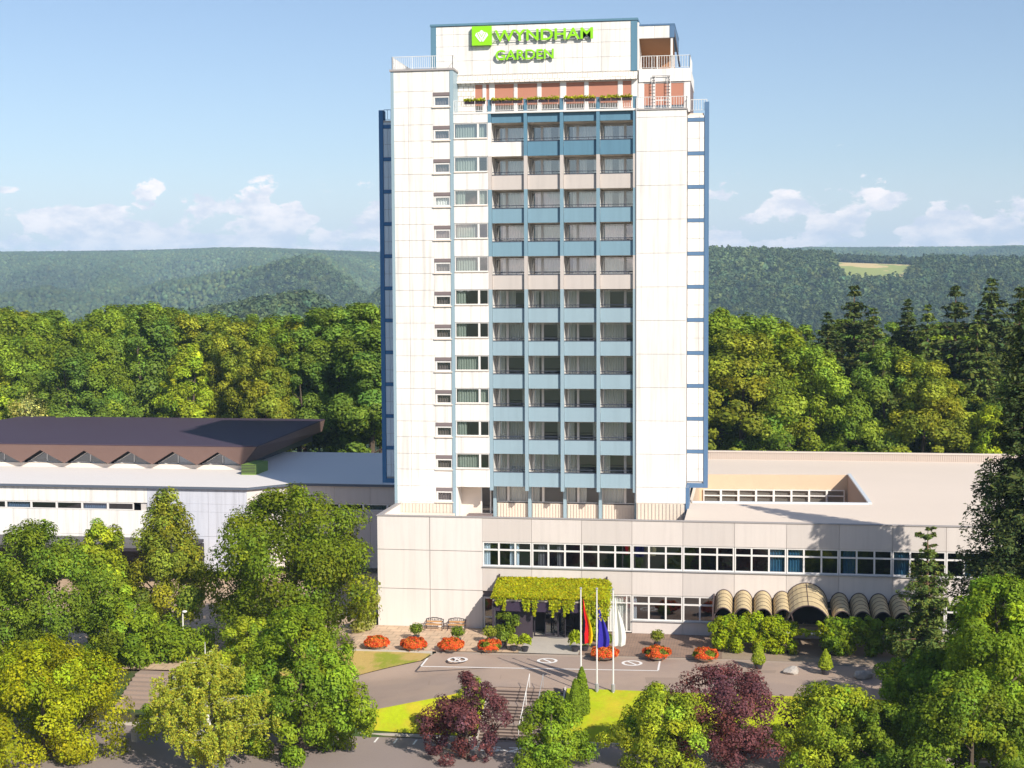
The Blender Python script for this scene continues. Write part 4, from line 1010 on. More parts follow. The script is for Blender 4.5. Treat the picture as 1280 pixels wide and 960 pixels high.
for k in range(6):
    a = -22.9+k*2.4
    window(Hh, a, a+2.4, 5.64, 6.28, LY+0.06, fw=0.09, gm=GLASSD, curts=[(0, 1, CURTG)] if k == 3 else ())
b = MB(); b.box(-75, -26, HY+1.2, HY+1.3, 0, 8); b.box(-24, -8.3, LY+1.2, LY+1.3, 0, 8); b.build('interior', DARKROOM, Hh)
b = MB(); b.prism([(-75, HY-0.25), (-26.1, HY-0.25), (-22.75, LY-0.25), (-8.3, LY-0.25), (-8.3, 44.0), (-75, 44.0)], HZ, HZ+0.12); b.build('pale_roof', ROOFW, Hh)
b = MB(); b.prism([(-75, HY-0.32), (-26.05, HY-0.32), (-22.7, LY-0.32), (-8.3, LY-0.32), (-8.3, LY-0.253), (-22.75, LY-0.253), (-26.1, HY-0.253), (-75, HY-0.253)], HZ-0.14, HZ+0.1); b.build('roof_edge', mat('roof_edge_metal', (0.10, 0.12, 0.16), 0.5), Hh)
b = MB(); b.box(-75, -30.5, HY-6, HY-0.3, 2.9, 3.2); b.box(-75, -30.5, HY-0.8, HY-0.25, 0, 2.8, 1); b.build('porch_slab', [DARKM, DARKROOM], Hh)
# upper storey with the big dark roof
HX0, HX1, FY, BY = -72.0, -29.2, 25.4, 57.4; ZR = 10.95; ZL = 8.75
b = MB(); b.prism([(HX0, FY), (HX1, FY), (HX1-2.0, BY), (HX0, BY)], ZR-0.12, ZR); o = b.build('dark_roof', ROOFD, Hh)
zz = []; pitch = 4.95; x = HX1-1.9; tips = []
while x > HX0+2: tips.append(x); x -= pitch
b = MB()
def fas(x, z): t = (ZR-0.13-z)/(ZR-0.13-ZL); return (x, FY+0.05+0.7*t, z)
prevx = None
for k, tx in enumerate(tips):
    ax = tx-pitch/2; nx = tx-pitch
    zA = ZL+1.45
    # fascia pieces: from the tip up to the apex and down to the next tip
    b.face([fas(tx, ZR-0.13), fas(ax, ZR-0.13), fas(ax, zA), fas(tx, ZL)]); b.face([fas(ax, ZR-0.13), fas(nx, ZR-0.13), fas(nx, ZL), fas(ax, zA)])
b.face([fas(HX1-0.02, ZR-0.13), fas(tips[0], ZR-0.13), fas(tips[0], ZL)])
b.face([(HX1-0.02, FY+0.05, ZR-0.13), (tips[0], FY+0.75, ZL), (HX1-2.3, BY-0.3, ZR-1.55), (HX1-2.0, BY, ZR-0.13)])
b.build('zigzag_fascia', SHINGLE, Hh)
b = MB(); b.box(HX0, HX1-2.9, FY+2.2, FY+2.4, HZ+0.12, ZR-0.2, 1); b.prism([(HX1-2.9, FY+2.4), (HX1-2.7, FY+2.4), (HX1-3.2, BY-1.5), (HX1-3.4, BY-1.5)], HZ+0.12, ZR-0.2, 2); b.box(HX0, HX1-2, FY+1.45, FY+1.7, HZ+0.12, HZ+0.55, 0); b.build('upper_wall', [SOFFIT, DARKROOM, mat('dark_side_glass', (0.06, 0.06, 0.075), 0.3)], Hh)
for k, tx in enumerate(tips[:8]):
    ax = tx-pitch/2; y = FY+1.9
    b = MB(); b.box(ax-0.06, ax+0.06, y-0.05, y+0.05, HZ+0.55, ZL+1.4); b.box(tx-pitch+0.2, tx-0.2, y-0.05, y+0.05, HZ+0.55, HZ+0.67)
    b.tube([(tx-0.2, y, ZL-0.05), (ax, y, ZL+1.33)], 0.05, 4); b.tube([(tx-pitch+0.2, y, ZL-0.05), (ax, y, ZL+1.33)], 0.05, 4)
    o = b.build('gable_window', FRAMEW, Hh)
    b = MB(); b.face([(tx-pitch+0.2, y+0.02, HZ+0.6), (tx-0.2, y+0.02, HZ+0.6), (tx-0.2, y+0.02, ZL-0.05), (ax, y+0.02, ZL+1.33), (tx-pitch+0.2, y+0.02, ZL-0.05)]); b.build('pane', GLASSD, o)
    if k < 2:
        b = MB(); b.face([(ax+0.05, y+0.25, HZ+0.6), (tx-0.25, y+0.25, HZ+0.6), (tx-0.25, y+0.25, ZL-0.05), (ax+0.05, y+0.25, ZL+1.3)]); b.build('curtain', CURT, o)
b = MB(); b.box(-29.9, -28.4, 22.6, 26.6, HZ+0.12, HZ+1.15)
for k in range(6): b.box(-29.9, -28.4, 22.56, 22.6, HZ+0.3+0.15*k, HZ+0.36+0.15*k, 1)
o = b.build('ventilation_box', [GREENBOX, DARKM]); tag(o, 'green metal ventilation box on the pale roof beside the brown eave', 'ventilation unit')

# ================================================================== VEGETATION
def clump_leaves(rs, cl, nleaf, size, ctr, up=0.30, jit=0.36, shell=(0.55, 1.05), aspect=0.6, tv=(0.16, 0.16), flat=1.0):
    """cl: rows (x,y,z,r); returns leaf mesh arrays with tint"""
    cl = np.asarray(cl, float); wgt = cl[:, 3]**2; wgt /= wgt.sum()
    k = rs.choice(len(cl), nleaf, p=wgt)
    D = rs.normal(0, 1, (nleaf, 3)); D[:, 2] = D[:, 2]*0.9+0.15; D /= np.linalg.norm(D, axis=1, keepdims=True)
    rr = cl[k, 3]*(shell[0] + (shell[1]-shell[0])*rs.rand(nleaf)**0.7)
    P = cl[k, :3] + D*rr[:, None]*np.array([1, 1, flat])
    out = P - np.asarray(ctr); out /= np.linalg.norm(out, axis=1, keepdims=True)+1e-9
    N = D*0.85 + out*0.4 + np.array([0.0, 0.0, up])
    V, F = leaf_quads(rs, P, N, size, aspect, jit=jit)
    ct = np.exp(rs.normal(0, tv[0], len(cl)))[k]; hue = rs.normal(0, 0.10, len(cl))[k] + rs.normal(0, 0.07, nleaf)
    lt = ct*np.exp(rs.normal(0, tv[1], nleaf))
    T_ = np.stack([lt*(1+hue*0.8), lt, lt*(1-hue)], 1)
    return V, F, T_
def crown_clumps(rs, H, base, Rr, n, prof, rcl=(0.16, 0.26), rough=0.22, inner=0.45):
    """clump centres inside a rough envelope; prof(t) gives relative radius for t in 0..1"""
    ph = rs.rand(6)*2*PI; out = []
    while len(out) < n:
        t = rs.rand()**0.9; a = rs.rand()*2*PI
        k = 1 + rough*(math.sin(2*a+ph[0]+t*3)+math.sin(3*a+ph[1]-t*5)+math.sin(5*a+ph[2]+t*7))/2.2
        f = max(inner, 0) + (1-max(inner, 0))*rs.rand()**0.6
        if rs.rand() < 0.05: f = rs.rand()*0.5
        r = Rr*prof(t)*k*f; rc = Rr*rs.uniform(*rcl)*(0.75+0.5*prof(t))
        out.append((r*math.cos(a), r*math.sin(a), base+t*(H-base)-rc*0.4, rc))
    return np.array(out)
P_ROUND = lambda t: math.sqrt(max(0.0, 1-(2*t-0.85)**2/1.4))*(0.98 if t < 0.9 else 0.7)
P_OVAL = lambda t: max(0.12, math.sin(PI*min(1, 0.14+0.86*t))**0.7)
P_EGG = lambda t: max(0.1, (1-t)**0.55*min(1, 0.55+2.2*t))
P_WIDE = lambda t: max(0.2, (1-t**2.2)**0.5*min(1, 0.65+1.5*t))
def trunk_mesh(rs, H, base, r0, cl, m, nl=9, white=False):
    b = MB(); lean = rs.normal(0, 0.02*H, 2); top = H*0.86
    pts = [(lean[0]*t*t, lean[1]*t*t, top*t) for t in np.linspace(0, 1, 7)]; b.tube([(p[0], p[1], p[2]-(0.3 if i == 0 else 0)) for i, p in enumerate(pts)], [r0*(1.25 if i == 0 else 1)*(1-0.86*i/6) for i in range(7)], 7)
    idx = rs.permutation(len(cl))[:nl]
    for i in idx:
        c = cl[i]; z0 = min(top*0.9, max(base*0.75, c[2]-abs(math.hypot(c[0], c[1]))*0.9)); t = z0/top
        s = Vector((lean[0]*t*t, lean[1]*t*t, z0)); e = Vector(c[:3]); mid = (s+e)/2 + Vector((0, 0, -0.08*(e-s).length))
        rr = r0*(1-0.8*t)*0.45; b.tube([s, mid, e], [rr, rr*0.65, rr*0.25], 5, cap=False)
    return b
def merge(parts):
    V, F, T_, off = [], [], [], 0
    for v, f, t in parts: V.append(v); F.append(f+off); T_.append(t); off += len(v)
    return np.concatenate(V), np.concatenate(F), np.concatenate(T_)
def make_tree(name, seed, H, Rr, base, leafm, nleaf, size, prof=P_ROUND, ncl=60, barkm=None, r0=None, rcl=(0.16, 0.26), rough=0.22, lobes=None, inner=0.45, aspect=0.6, tv=(0.22, 0.20), nl=9, shell=(0.5, 1.08)):
    """tree at the origin: Empty > trunk, crown"""
    rs = np.random.RandomState(seed)
    cl = crown_clumps(rs, H, base, Rr, ncl, prof, rcl, rough, inner)
    if lobes:
        for (dx, dy, h, rl, n) in lobes:
            c2 = crown_clumps(rs, h, base*0.8, rl, n, prof, rcl, rough, inner); c2[:, 0] += dx; c2[:, 1] += dy; cl = np.concatenate([cl, c2])
    root = empty(name, (0, 0, 0))
    tb = trunk_mesh(rs, H, base, r0 or 0.022*H+0.05, cl, barkm, nl); tb.build('trunk', barkm or BARK, root, loc=(0, 0, 0))
    V, F, T_ = clump_leaves(rs, cl, nleaf, size, (0, 0, base+(H-base)*0.4), aspect=aspect, tv=tv, shell=shell)
    put('crown', np_mesh('crown', V, F, [leafm], tint=T_), root, (0, 0, 0))
    return root
def place(root, x, y, label, rot=0.0, scale=1.0, group=None, cat='tree', z=None, sz=None):
    root.location = (x, y, gz(x, y)-0.05 if z is None else z); root.rotation_euler = (0, 0, rot); root.scale = (scale, scale, sz or scale)
    return tag(root, label, cat, group)
def spruce(name, seed, H, Rr, base, leafm, levels=26, per=9, size=0.5, droop=0.25, barkm=None, gap=0.0, prof=None, spray=14):
    rs = np.random.RandomState(seed); root = empty(name, (0, 0, 0)); b = MB()
    b.tube([(0, 0, -0.3), (0, 0, H*0.5), (0, 0, H*0.97)], [0.016*H+0.06, 0.010*H+0.03, 0.02], 7)
    Ps, Ns = [], []
    for k in range(levels):
        t = (k+rs.uniform(-0.8, 0.8))/levels; t = min(max(t, 0), 0.985); z = base+t*(H-base)
        L = Rr*(prof(t) if prof else (1-t)**0.85)+0.15
        n = max(4, int(per*(0.5+0.7*(1-t)))); a0 = rs.rand()*2*PI
        for q in range(n):
            if rs.rand() < gap: continue
            a = a0+2*PI*q/n+rs.normal(0, 0.18); l = L*rs.uniform(0.55, 1.2); ca, sa = math.cos(a), math.sin(a)
            dz = -droop*l + 0.18*l*t*2
            mid = (ca*l*0.55, sa*l*0.55, z+dz*0.75); end = (ca*l, sa*l, z+dz*0.85)
            b.tube([(0, 0, z), mid, end], [0.012*H*(1-t)*0.35+0.02, 0.02, 0.008], 4, cap=False)
            ns = max(5, int(spray*l/max(Rr, 0.1)*1.6))
            u = rs.uniform(0.15, 1.05, ns); w_ = rs.normal(0, 0.13, ns)*l*(1.1-u*0.6)
            x = ca*l*u - sa*w_; y = sa*l*u + ca*w_; zz = z + dz*np.where(u < 0.55, u/0.55*0.75, 0.75+0.22*(u-0.55)) - np.abs(w_)*0.25 + rs.normal(0, 0.06, ns)*l - rs.rand(ns)*0.12*l
            Ps.append(np.stack([x, y, zz], 1)); Ns.append(np.stack([ca*0.35+0*u, sa*0.35+0*u, 0.8+0*u], 1))
    P_ = np.concatenate(Ps); N_ = np.concatenate(Ns)
    V, F = leaf_quads(rs, P_, N_, size, 0.42, jit=0.45); lt = np.exp(rs.normal(0, 0.28, len(P_))); hue = rs.normal(0, 0.12, len(P_))
    b.build('trunk', barkm or BARK, root, loc=(0, 0, 0))
    put('crown', np_mesh('crown', V, F, [leafm], tint=np.stack([lt*(1+hue), lt, lt*(1-hue)], 1)), root, (0, 0, 0)); return root
def bush(name, seed, ells, leafm, nleaf, size, label, cat='shrub', group=None, loc=None, jit=0.5, aspect=0.6, extra=None, tv=(0.14, 0.18), flat=1.0, stem=True):
    """ells: (x,y,z,r) clumps in world space"""
    rs = np.random.RandomState(seed); cl = np.array(ells, float)
    if loc is None: loc = (float(cl[:, 0].mean()), float(cl[:, 1].mean()), float((cl[:, 2]-cl[:, 3]).min()))
    cl[:, :3] -= np.array(loc)
    V, F, T_ = clump_leaves(rs, cl, nleaf, size, (0, 0, 0), jit=jit, aspect=aspect, shell=(0.35, 1.05), tv=tv, flat=flat)
    if extra is not None: pass
    o = put(name, np_mesh(name, V, F, [leafm], tint=T_), None, loc); return tag(o, label, cat, group)

def zt_at(py, d):            # height of a pixel row at a given distance
    return CAM[2] - (py-361)*d/FPX
def world_at(px, py, y):
    d = _fwd + _rt*((px-640)/FPX) + _up*((480-py)/FPX); t = (y-CAM[1])/d.y
    return Vector(CAM) + d*t
def fit_tree(fn, px, top, y, wpx, label, group=None, rot=None, basefrac=0.2, cat='tree', **k):
    """build a tree whose crown top sits at pixel (px, top) when it stands at depth y"""
    p = world_at(px, top, y); z0 = gz(p.x, y) if y < 60 else k.pop('z0', -0.5); wpx *= 1.14
    dist = (p-Vector(CAM)).dot(_fwd); H = p.z - z0; Rr = wpx/2*dist/FPX
    root = fn(H, Rr, H*basefrac, **k)
    place(root, p.x, y, label, rot or 0.0, 1.0, group, cat, z=z0-0.05); return root

# ---- trees in front of the left hall
def dec(name, seed, leafm, nleaf, size, **k): return lambda H, Rr, base: make_tree(name, seed, H, Rr, base, leafm, nleaf, size, **k)
fit_tree(dec('broadleaf_tree', 1, L_DEEP, 57000, 0.215, prof=P_ROUND, ncl=180, rcl=(0.096, 0.176), barkm=BARK, rough=0.26), 363, 612, -15, 192, 'broad mid green tree with a wide crown just left of the white entrance wing', basefrac=0.17)
fit_tree(dec('olive_tree', 2, L_OLIVE, 30400, 0.207, prof=P_EGG, ncl=105, rcl=(0.133, 0.224)), 208, 612, -13, 112, 'olive brown tinged egg shaped tree in front of the white hall', basefrac=0.16)
fit_tree(dec('maple_tree', 3, L_LIGHT, 24700, 0.207, prof=P_EGG, ncl=80, rcl=(0.118, 0.224)), 126, 648, -15, 92, 'narrow fresh green tree left of the olive brown one', basefrac=0.2)
fit_tree(dec('broadleaf_tree', 4, L_DARK, 41800, 0.207, prof=P_ROUND, ncl=122, rcl=(0.11, 0.20)), 45, 655, -22, 150, 'dense dark green tree at the left edge of the view', basefrac=0.1)
fit_tree(dec('broadleaf_tree', 44, L_MID, 24700, 0.207, prof=P_ROUND, ncl=87, rcl=(0.11, 0.20)), -20, 690, -18, 110, 'mid green tree cut off by the left edge of the view', basefrac=0.1)
fit_tree(dec('broadleaf_tree', 51, L_MID, 15000, 0.20, prof=P_ROUND, ncl=70, rcl=(0.11, 0.2)), 150, 745, -18.5, 84, 'green tree above the big hedge, right of the dark green tree', basefrac=0.12)
fit_tree(dec('young_tree', 52, L_LIGHT, 14000, 0.19, prof=P_ROUND, ncl=60, rcl=(0.11, 0.2)), 312, 772, -25.5, 92, 'light green young tree between the lamp post and the broad tree', basefrac=0.08)
fit_tree(dec('broadleaf_tree', 53, L_DARK, 14000, 0.20, prof=P_WIDE, ncl=60, rcl=(0.11, 0.2)), 5, 760, -29, 120, 'dark tree behind the yellowing tree at the left edge', basefrac=0.08)
# ---- foreground row along the street
fit_tree(dec('broadleaf_tree', 5, L_MID, 49400, 0.185, prof=P_WIDE, ncl=148, rcl=(0.096, 0.176), rough=0.3, inner=0.4), 374, 757, -32.5, 148, 'bright mid green tree by the street right of the birch', basefrac=0.05)
fit_tree(dec('broadleaf_tree', 6, L_YELL, 38000, 0.178, prof=P_WIDE, ncl=122, rcl=(0.096, 0.176), rough=0.32), 52, 803, -36, 186, 'yellowing tree in the lower left corner', basefrac=0.05)
def birch(H, Rr, base):
    rs = np.random.RandomState(7); root = empty('birch_tree', (0, 0, 0)); b = MB()
    pts = [(0.35, 0.1, -0.3), (0.15, 0, H*0.2), (-0.2, 0, H*0.4), (-0.45, 0.1, H*0.6), (-0.35, 0.1, H*0.78), (-0.3, 0, H*0.96)]; b.tube(pts, [0.16, 0.14, 0.12, 0.095, 0.06, 0.015], 7)
    Ps = []
    for k in range(130):
        t = rs.uniform(0.06, 1.0); z = H*t; a = rs.rand()*2*PI; L = Rr*(1-t)**0.45*rs.uniform(0.5, 1.1)+0.2
        s = Vector((np.interp(z, [p[2] for p in pts], [p[0] for p in pts]), 0, z*0.88)); e = s+Vector((math.cos(a)*L, math.sin(a)*L, L*0.7*(1-t)+0.1)); b.tube([s, (s+e)/2+Vector((0, 0, 0.1*L)), s+(e-s)*0.8], [0.022*(1.2-t), 0.012, 0.004], 4, cap=False)
        for q in range(9):
            u = rs.uniform(0.3, 1.05); st = s+(e-s)*u+Vector(rs.normal(0, 0.12, 3)); n = 44; dl = rs.uniform(0.25, 1.3); v = rs.rand(n)
            Ps.append(np.stack([st.x+rs.normal(0, 0.08, n), st.y+rs.normal(0, 0.08, n), st.z-v*dl+0.1], 1))
    P_ = np.concatenate(Ps); P_ = P_[P_[:, 2] > 0.4]
    V, F = leaf_quads(rs, P_, np.tile([0.3, -0.6, 0.4], (len(P_), 1)).astype(float), 0.135, 0.55, jit=0.8); lt = np.exp(rs.normal(0, 0.22, len(P_))); hue = rs.normal(0, 0.12, len(P_))
    b.build('trunk', BARKB, root, loc=(0, 0, 0)); put('crown', np_mesh('crown', V, F, [L_BIRCH], tint=np.stack([lt*(1+hue), lt, lt*(1-hue)], 1)), root, (0, 0, 0)); return root
fit_tree(birch, 262, 795, -37, 172, 'slender weeping birch with a white trunk by the street')
fit_tree(dec('plum_tree', 8, L_PURP, 16150, 0.141, prof=P_OVAL, ncl=77, rcl=(0.118, 0.224), rough=0.35, lobes=[(-1.9, 0.2, 3.1, 1.25, 34), (0.8, -0.3, 2.2, 1.0, 20)]), 583, 840, -32.3, 84, 'dark purple plum tree left of the central stairs', basefrac=0.05)
fit_tree(dec('plum_tree', 9, L_PURP, 24700, 0.148, prof=P_ROUND, ncl=105, rcl=(0.111, 0.208), rough=0.3), 908, 832, -31.5, 118, 'larger dark purple plum tree on the right lawn', basefrac=0.1)
fit_tree(dec('young_tree', 10, L_MID, 17100, 0.155, prof=P_EGG, ncl=70, rcl=(0.133, 0.240), rough=0.3), 688, 866, -33.5, 92, 'young green tree covering the right foot of the stairs', basefrac=0.05)
fit_tree(dec('young_tree', 11, L_LIGHT, 20900, 0.163, prof=P_ROUND, ncl=80, rcl=(0.118, 0.224), rough=0.32), 826, 858, -32.5, 98, 'light green young tree on the right lawn left of the larger purple one', basefrac=0.05)
fit_tree(dec('young_tree', 12, L_LIGHT, 30400, 0.170, prof=P_WIDE, ncl=98, rcl=(0.118, 0.216), rough=0.32), 1046, 856, -32, 120, 'yellow green young tree right of the larger purple one', basefrac=0.05)
fit_tree(dec('broadleaf_tree', 13, L_DARK, 17100, 0.170, prof=P_WIDE, ncl=77, rcl=(0.11, 0.20)), 1100, 880, -33.5, 105, 'shaded dark green tree at the lower right beside the yellow green one', basefrac=0.05)
fit_tree(dec('broadleaf_tree', 14, L_MID, 57000, 0.200, prof=P_WIDE, ncl=157, rcl=(0.096, 0.176), rough=0.3), 1254, 722, -31, 178, 'tall fresh green tree at the right edge in front of the dark spruce', basefrac=0.12)
fit_tree(dec('broadleaf_tree', 15, L_MID, 28500, 0.178, prof=P_WIDE, ncl=94, rcl=(0.111, 0.200), rough=0.35, inner=0.5), 1158, 812, -27, 92, 'mid green tree with a visible trunk below the pine', basefrac=0.42)
fit_tree(dec('broadleaf_tree', 16, L_DARK, 28500, 0.185, prof=P_WIDE, ncl=87, rcl=(0.11, 0.20)), 1215, 850, -36, 170, 'dark leafy tree filling the lower right corner', basefrac=0.05)
fit_tree(lambda H, Rr, base: spruce('spruce_tree', 17, H, Rr, base, L_NEED, levels=60, per=17, size=0.29, droop=0.34, spray=190), 1292, 330, -19, 172, 'tall dark spruce at the right edge of the view', basefrac=0.06)
fit_tree(lambda H, Rr, base: spruce('pine_tree', 18, H, Rr, base, L_PINE, levels=26, per=7, size=0.23, droop=-0.05, barkm=BARKP, gap=0.15, prof=lambda t: 0.95*min(1, 0.55+1.6*t)*(1-t)**0.7*(0.8+0.3*math.sin(t*15)), spray=190), 1160, 655, -21, 100, 'slim young pine with airy branches in front of the right wing', basefrac=0.22)
# ---- small conifers and shrubs
def thuja(H, Rr, base, seed):
    rs = np.random.RandomState(seed); root = empty('columnar_thuja', (0, 0, 0)); n = 4200
    t = rs.rand(n)**0.9; a = rs.rand(n)*2*PI; r = Rr*np.minimum(1, (1-t)**0.6*1.25)*(0.75+0.35*rs.rand(n)); P_ = np.stack([r*np.cos(a), r*np.sin(a), H*t+0.05], 1)
    N_ = np.stack([np.cos(a), np.sin(a), 0.5+0*a], 1); V, F = leaf_quads(rs, P_, N_, 0.15, 0.5, jit=0.5); lt = np.exp(rs.normal(0, 0.22, n))
    b = MB(); b.tube([(0, 0, -0.1), (0, 0, H*0.7)], [0.06, 0.02], 6); b.build('trunk', BARK, root, loc=(0, 0, 0))
    put('crown', np_mesh('crown', V, F, [L_MID], tint=np.stack([lt, lt, lt], 1)), root, (0, 0, 0)); return root
fit_tree(lambda H, Rr, b: thuja(H, Rr, b, 19), 727, 834, -25.6, 17, 'taller of two columnar thujas beside the stairs', cat='conifer')
fit_tree(lambda H, Rr, b: thuja(H, Rr, b, 20), 719, 849, -26.2, 16, 'shorter of two columnar thujas beside the stairs', cat='conifer')
RS = np.random.RandomState(77)
def row_ells(p, q, n, r, zz, jx=0.25, zfix=None):
    out = []
    for k in range(n):
        t = RS.rand(); x = p[0]+(q[0]-p[0])*t+RS.normal(0, jx); y = p[1]+(q[1]-p[1])*t+RS.normal(0, jx); z0 = gz(x, y) if zfix is None else zfix
        out.append((x, y, z0+RS.uniform(*zz), r*RS.uniform(0.7, 1.3)))
    return out
bush('hedge', 21, row_ells((3.2, -24.2), (2.9, -28.2), 22, 0.42, (0.25, 1.1), 0.3), L_LIGHT, 5000, 0.16, 'loose light green hedge along the left side of the stairs', 'hedge')
bush('hedge', 22, row_ells((9.0, -26.3), (8.9, -28.0), 14, 0.38, (0.2, 0.8), 0.2), L_MID, 2600, 0.16, 'low green hedge at the foot of the two thujas', 'hedge')
bush('corner_shrub', 23, [(x+RS.normal(0, 0.3), y+RS.normal(0, 0.3), z, r) for x, y, z, r in ((-8.6, -9.0, 0.8, 0.7), (-8.8, -9.3, 1.6, 0.65), (-8.5, -8.8, 2.3, 0.5), (-8.9, -9.6, 0.5, 0.6), (-8.4, -9.2, 2.8, 0.35))], L_WILL, 3200, 0.17, 'pale leafy shrub at the left corner of the blank white wall')
bush('hedge', 24, row_ells((-26, -18.0), (-19.6, -16.2), 60, 0.8, (0.3, 2.4), 1.0), L_MID, 15000, 0.22, 'big green hedge below the olive brown tree', 'hedge')
bush('hedge', 25, row_ells((-16, -17.5), (-12.5, -15.5), 22, 0.6, (0.3, 1.5), 0.7), L_MID, 5000, 0.22, 'green shrub bank under the broad tree', 'hedge')
bush('hedge', 26, row_ells((-19, -27.3), (-12, -27.3), 30, 0.45, (0.2, 0.9), 0.4), L_DARK, 5000, 0.2, 'low dark hedge behind the birch', 'hedge')
bush('hedge', 27, row_ells((33, -19.5), (44, -18.5), 46, 0.85, (0.3, 2.2), 0.9), L_DARK, 11000, 0.24, 'dark shrub bank under the pine', 'hedge')
bush('hedge', 28, row_ells((30, -26), (44, -25), 40, 0.6, (0.2, 1.3), 0.9), L_MID, 8000, 0.22, 'green shrubs behind the lower right trees', 'hedge')
# vines below the awning
def vine_wall(name, seed, x0, x1, y, z0, z1, n, label, m=L_VINE):
    ee = [(RS.uniform(x0, x1), y+RS.normal(0, 0.25), RS.uniform(z0, z1)+0.15*math.sin(k), RS.uniform(0.28, 0.5)) for k in range(n)]
    bush(name, seed, ee, m, n*170, 0.18, label, 'climbing plant')
vine_wall('climbing_vine', 30, 18.6, 24.6, -12.0, 0.45, 2.75, 115, 'bright vine curtain hanging below the left four small awnings')
vine_wall('climbing_vine', 31, 26.9, 34.6, -12.0, 0.45, 2.75, 130, 'vine curtain hanging below the right four small awnings', L_MID)
bush('climbing_vine', 32, [(x, -12.35+RS.normal(0, 0.06), 1.75+RS.normal(0, 0.12), 0.2) for x in np.linspace(24.3, 27.3, 13)] + [(26.6, -12.3, 2.35, 0.25), (26.9, -12.3, 2.1, 0.3), (26.4, -12.35, 2.55, 0.18)], L_VINE, 1500, 0.19, 'thin vine along the beam of the large middle awning', 'climbing plant')
bush('climbing_vine', 33, [(x, -12.2, RS.uniform(0.6, 1.9), 0.35) for x in np.linspace(33.5, 37.5, 16)], L_DARK, 2400, 0.2, 'dark vine at the right end of the awnings', 'climbing plant')
# vine roof of the porch
def vine_roof():
    rs = np.random.RandomState(34); n = 27000
    x = rs.uniform(1.7, 10.5, n); t = rs.rand(n); y = PYF-0.1+(-10.25-PYF)*t; z = 4.12-0.92*t+0.10+rs.rand(n)*0.14+0.06*np.sin(x*3.1)*np.sin(t*9)
    N_ = np.tile([0.05, -0.35, 0.9], (n, 1)).astype(float); lt = np.exp(rs.normal(0, 0.26, n)); P_ = [np.stack([x, y, z], 1)]; Ns = [N_]; hue = [rs.normal(0.02, 0.14, n)]
    for xs_ in (2.2, 2.45, 2.7, 4.3, 4.6, 5.05, 5.15, 6.3, 6.5, 6.75, 7.0, 7.4, 7.7, 8.0, 8.8, 9.1, 9.3, 9.6, 9.9, 10.2, 10.3):
        L = rs.uniform(0.45, 1.35) if xs_ < 8.5 else rs.uniform(0.9, 2.4); k = int(190*L); v = rs.rand(k)**1.3
        P_.append(np.stack([xs_+rs.normal(0, 0.085, k)*(1-0.5*v), -10.22+rs.normal(0, 0.06, k), 3.25-v*L], 1)); Ns.append(np.tile([0.1, -0.8, 0.3], (k, 1)).astype(float)); hue.append(rs.normal(-0.06, 0.12, k))
    k = 2400; yy = rs.uniform(-10.3, -7.0, k); P_.append(np.stack([10.5+rs.normal(0, 0.12, k), yy, 3.15+(yy+10.25)/3.45*0.9+0.2-rs.rand(k)**2*1.6], 1)); Ns.append(np.tile([0.6, -0.4, 0.3], (k, 1)).astype(float)); hue.append(rs.normal(-0.06, 0.12, k))
    P_ = np.concatenate(P_); Ns = np.concatenate(Ns); hue = np.concatenate(hue); lt = np.exp(rs.normal(0, 0.25, len(P_)))
    V, F = leaf_quads(rs, P_ - np.array([6.1, -8.6, 1.5]), Ns, 0.135, 0.75, jit=0.5)
    o = put('roof_vine', np_mesh('roof_vine', V, F, [L_CANOPY], tint=np.stack([lt*(1+hue), lt, lt*(1-hue)], 1)), None, (6.1, -8.6, 1.5)); tag(o, 'yellow green creeper covering the porch roof with hanging strands', 'climbing plant')
vine_roof()
bush('climbing_vine', 35, [(RS.uniform(8.9, 10.4), -10.0+RS.normal(0, 0.15), RS.uniform(0.4, 2.6), 0.3) for k in range(22)], L_VINE, 2600, 0.19, 'leafy creeper up the right post of the porch', 'climbing plant')
bush('porch_shrub', 36, [(RS.uniform(1.9, 3.6), -9.9+RS.normal(0, 0.2), RS.uniform(0.3, 2.0), 0.35) for k in range(18)], L_DARK, 2600, 0.2, 'dark green shrub at the left post of the porch')

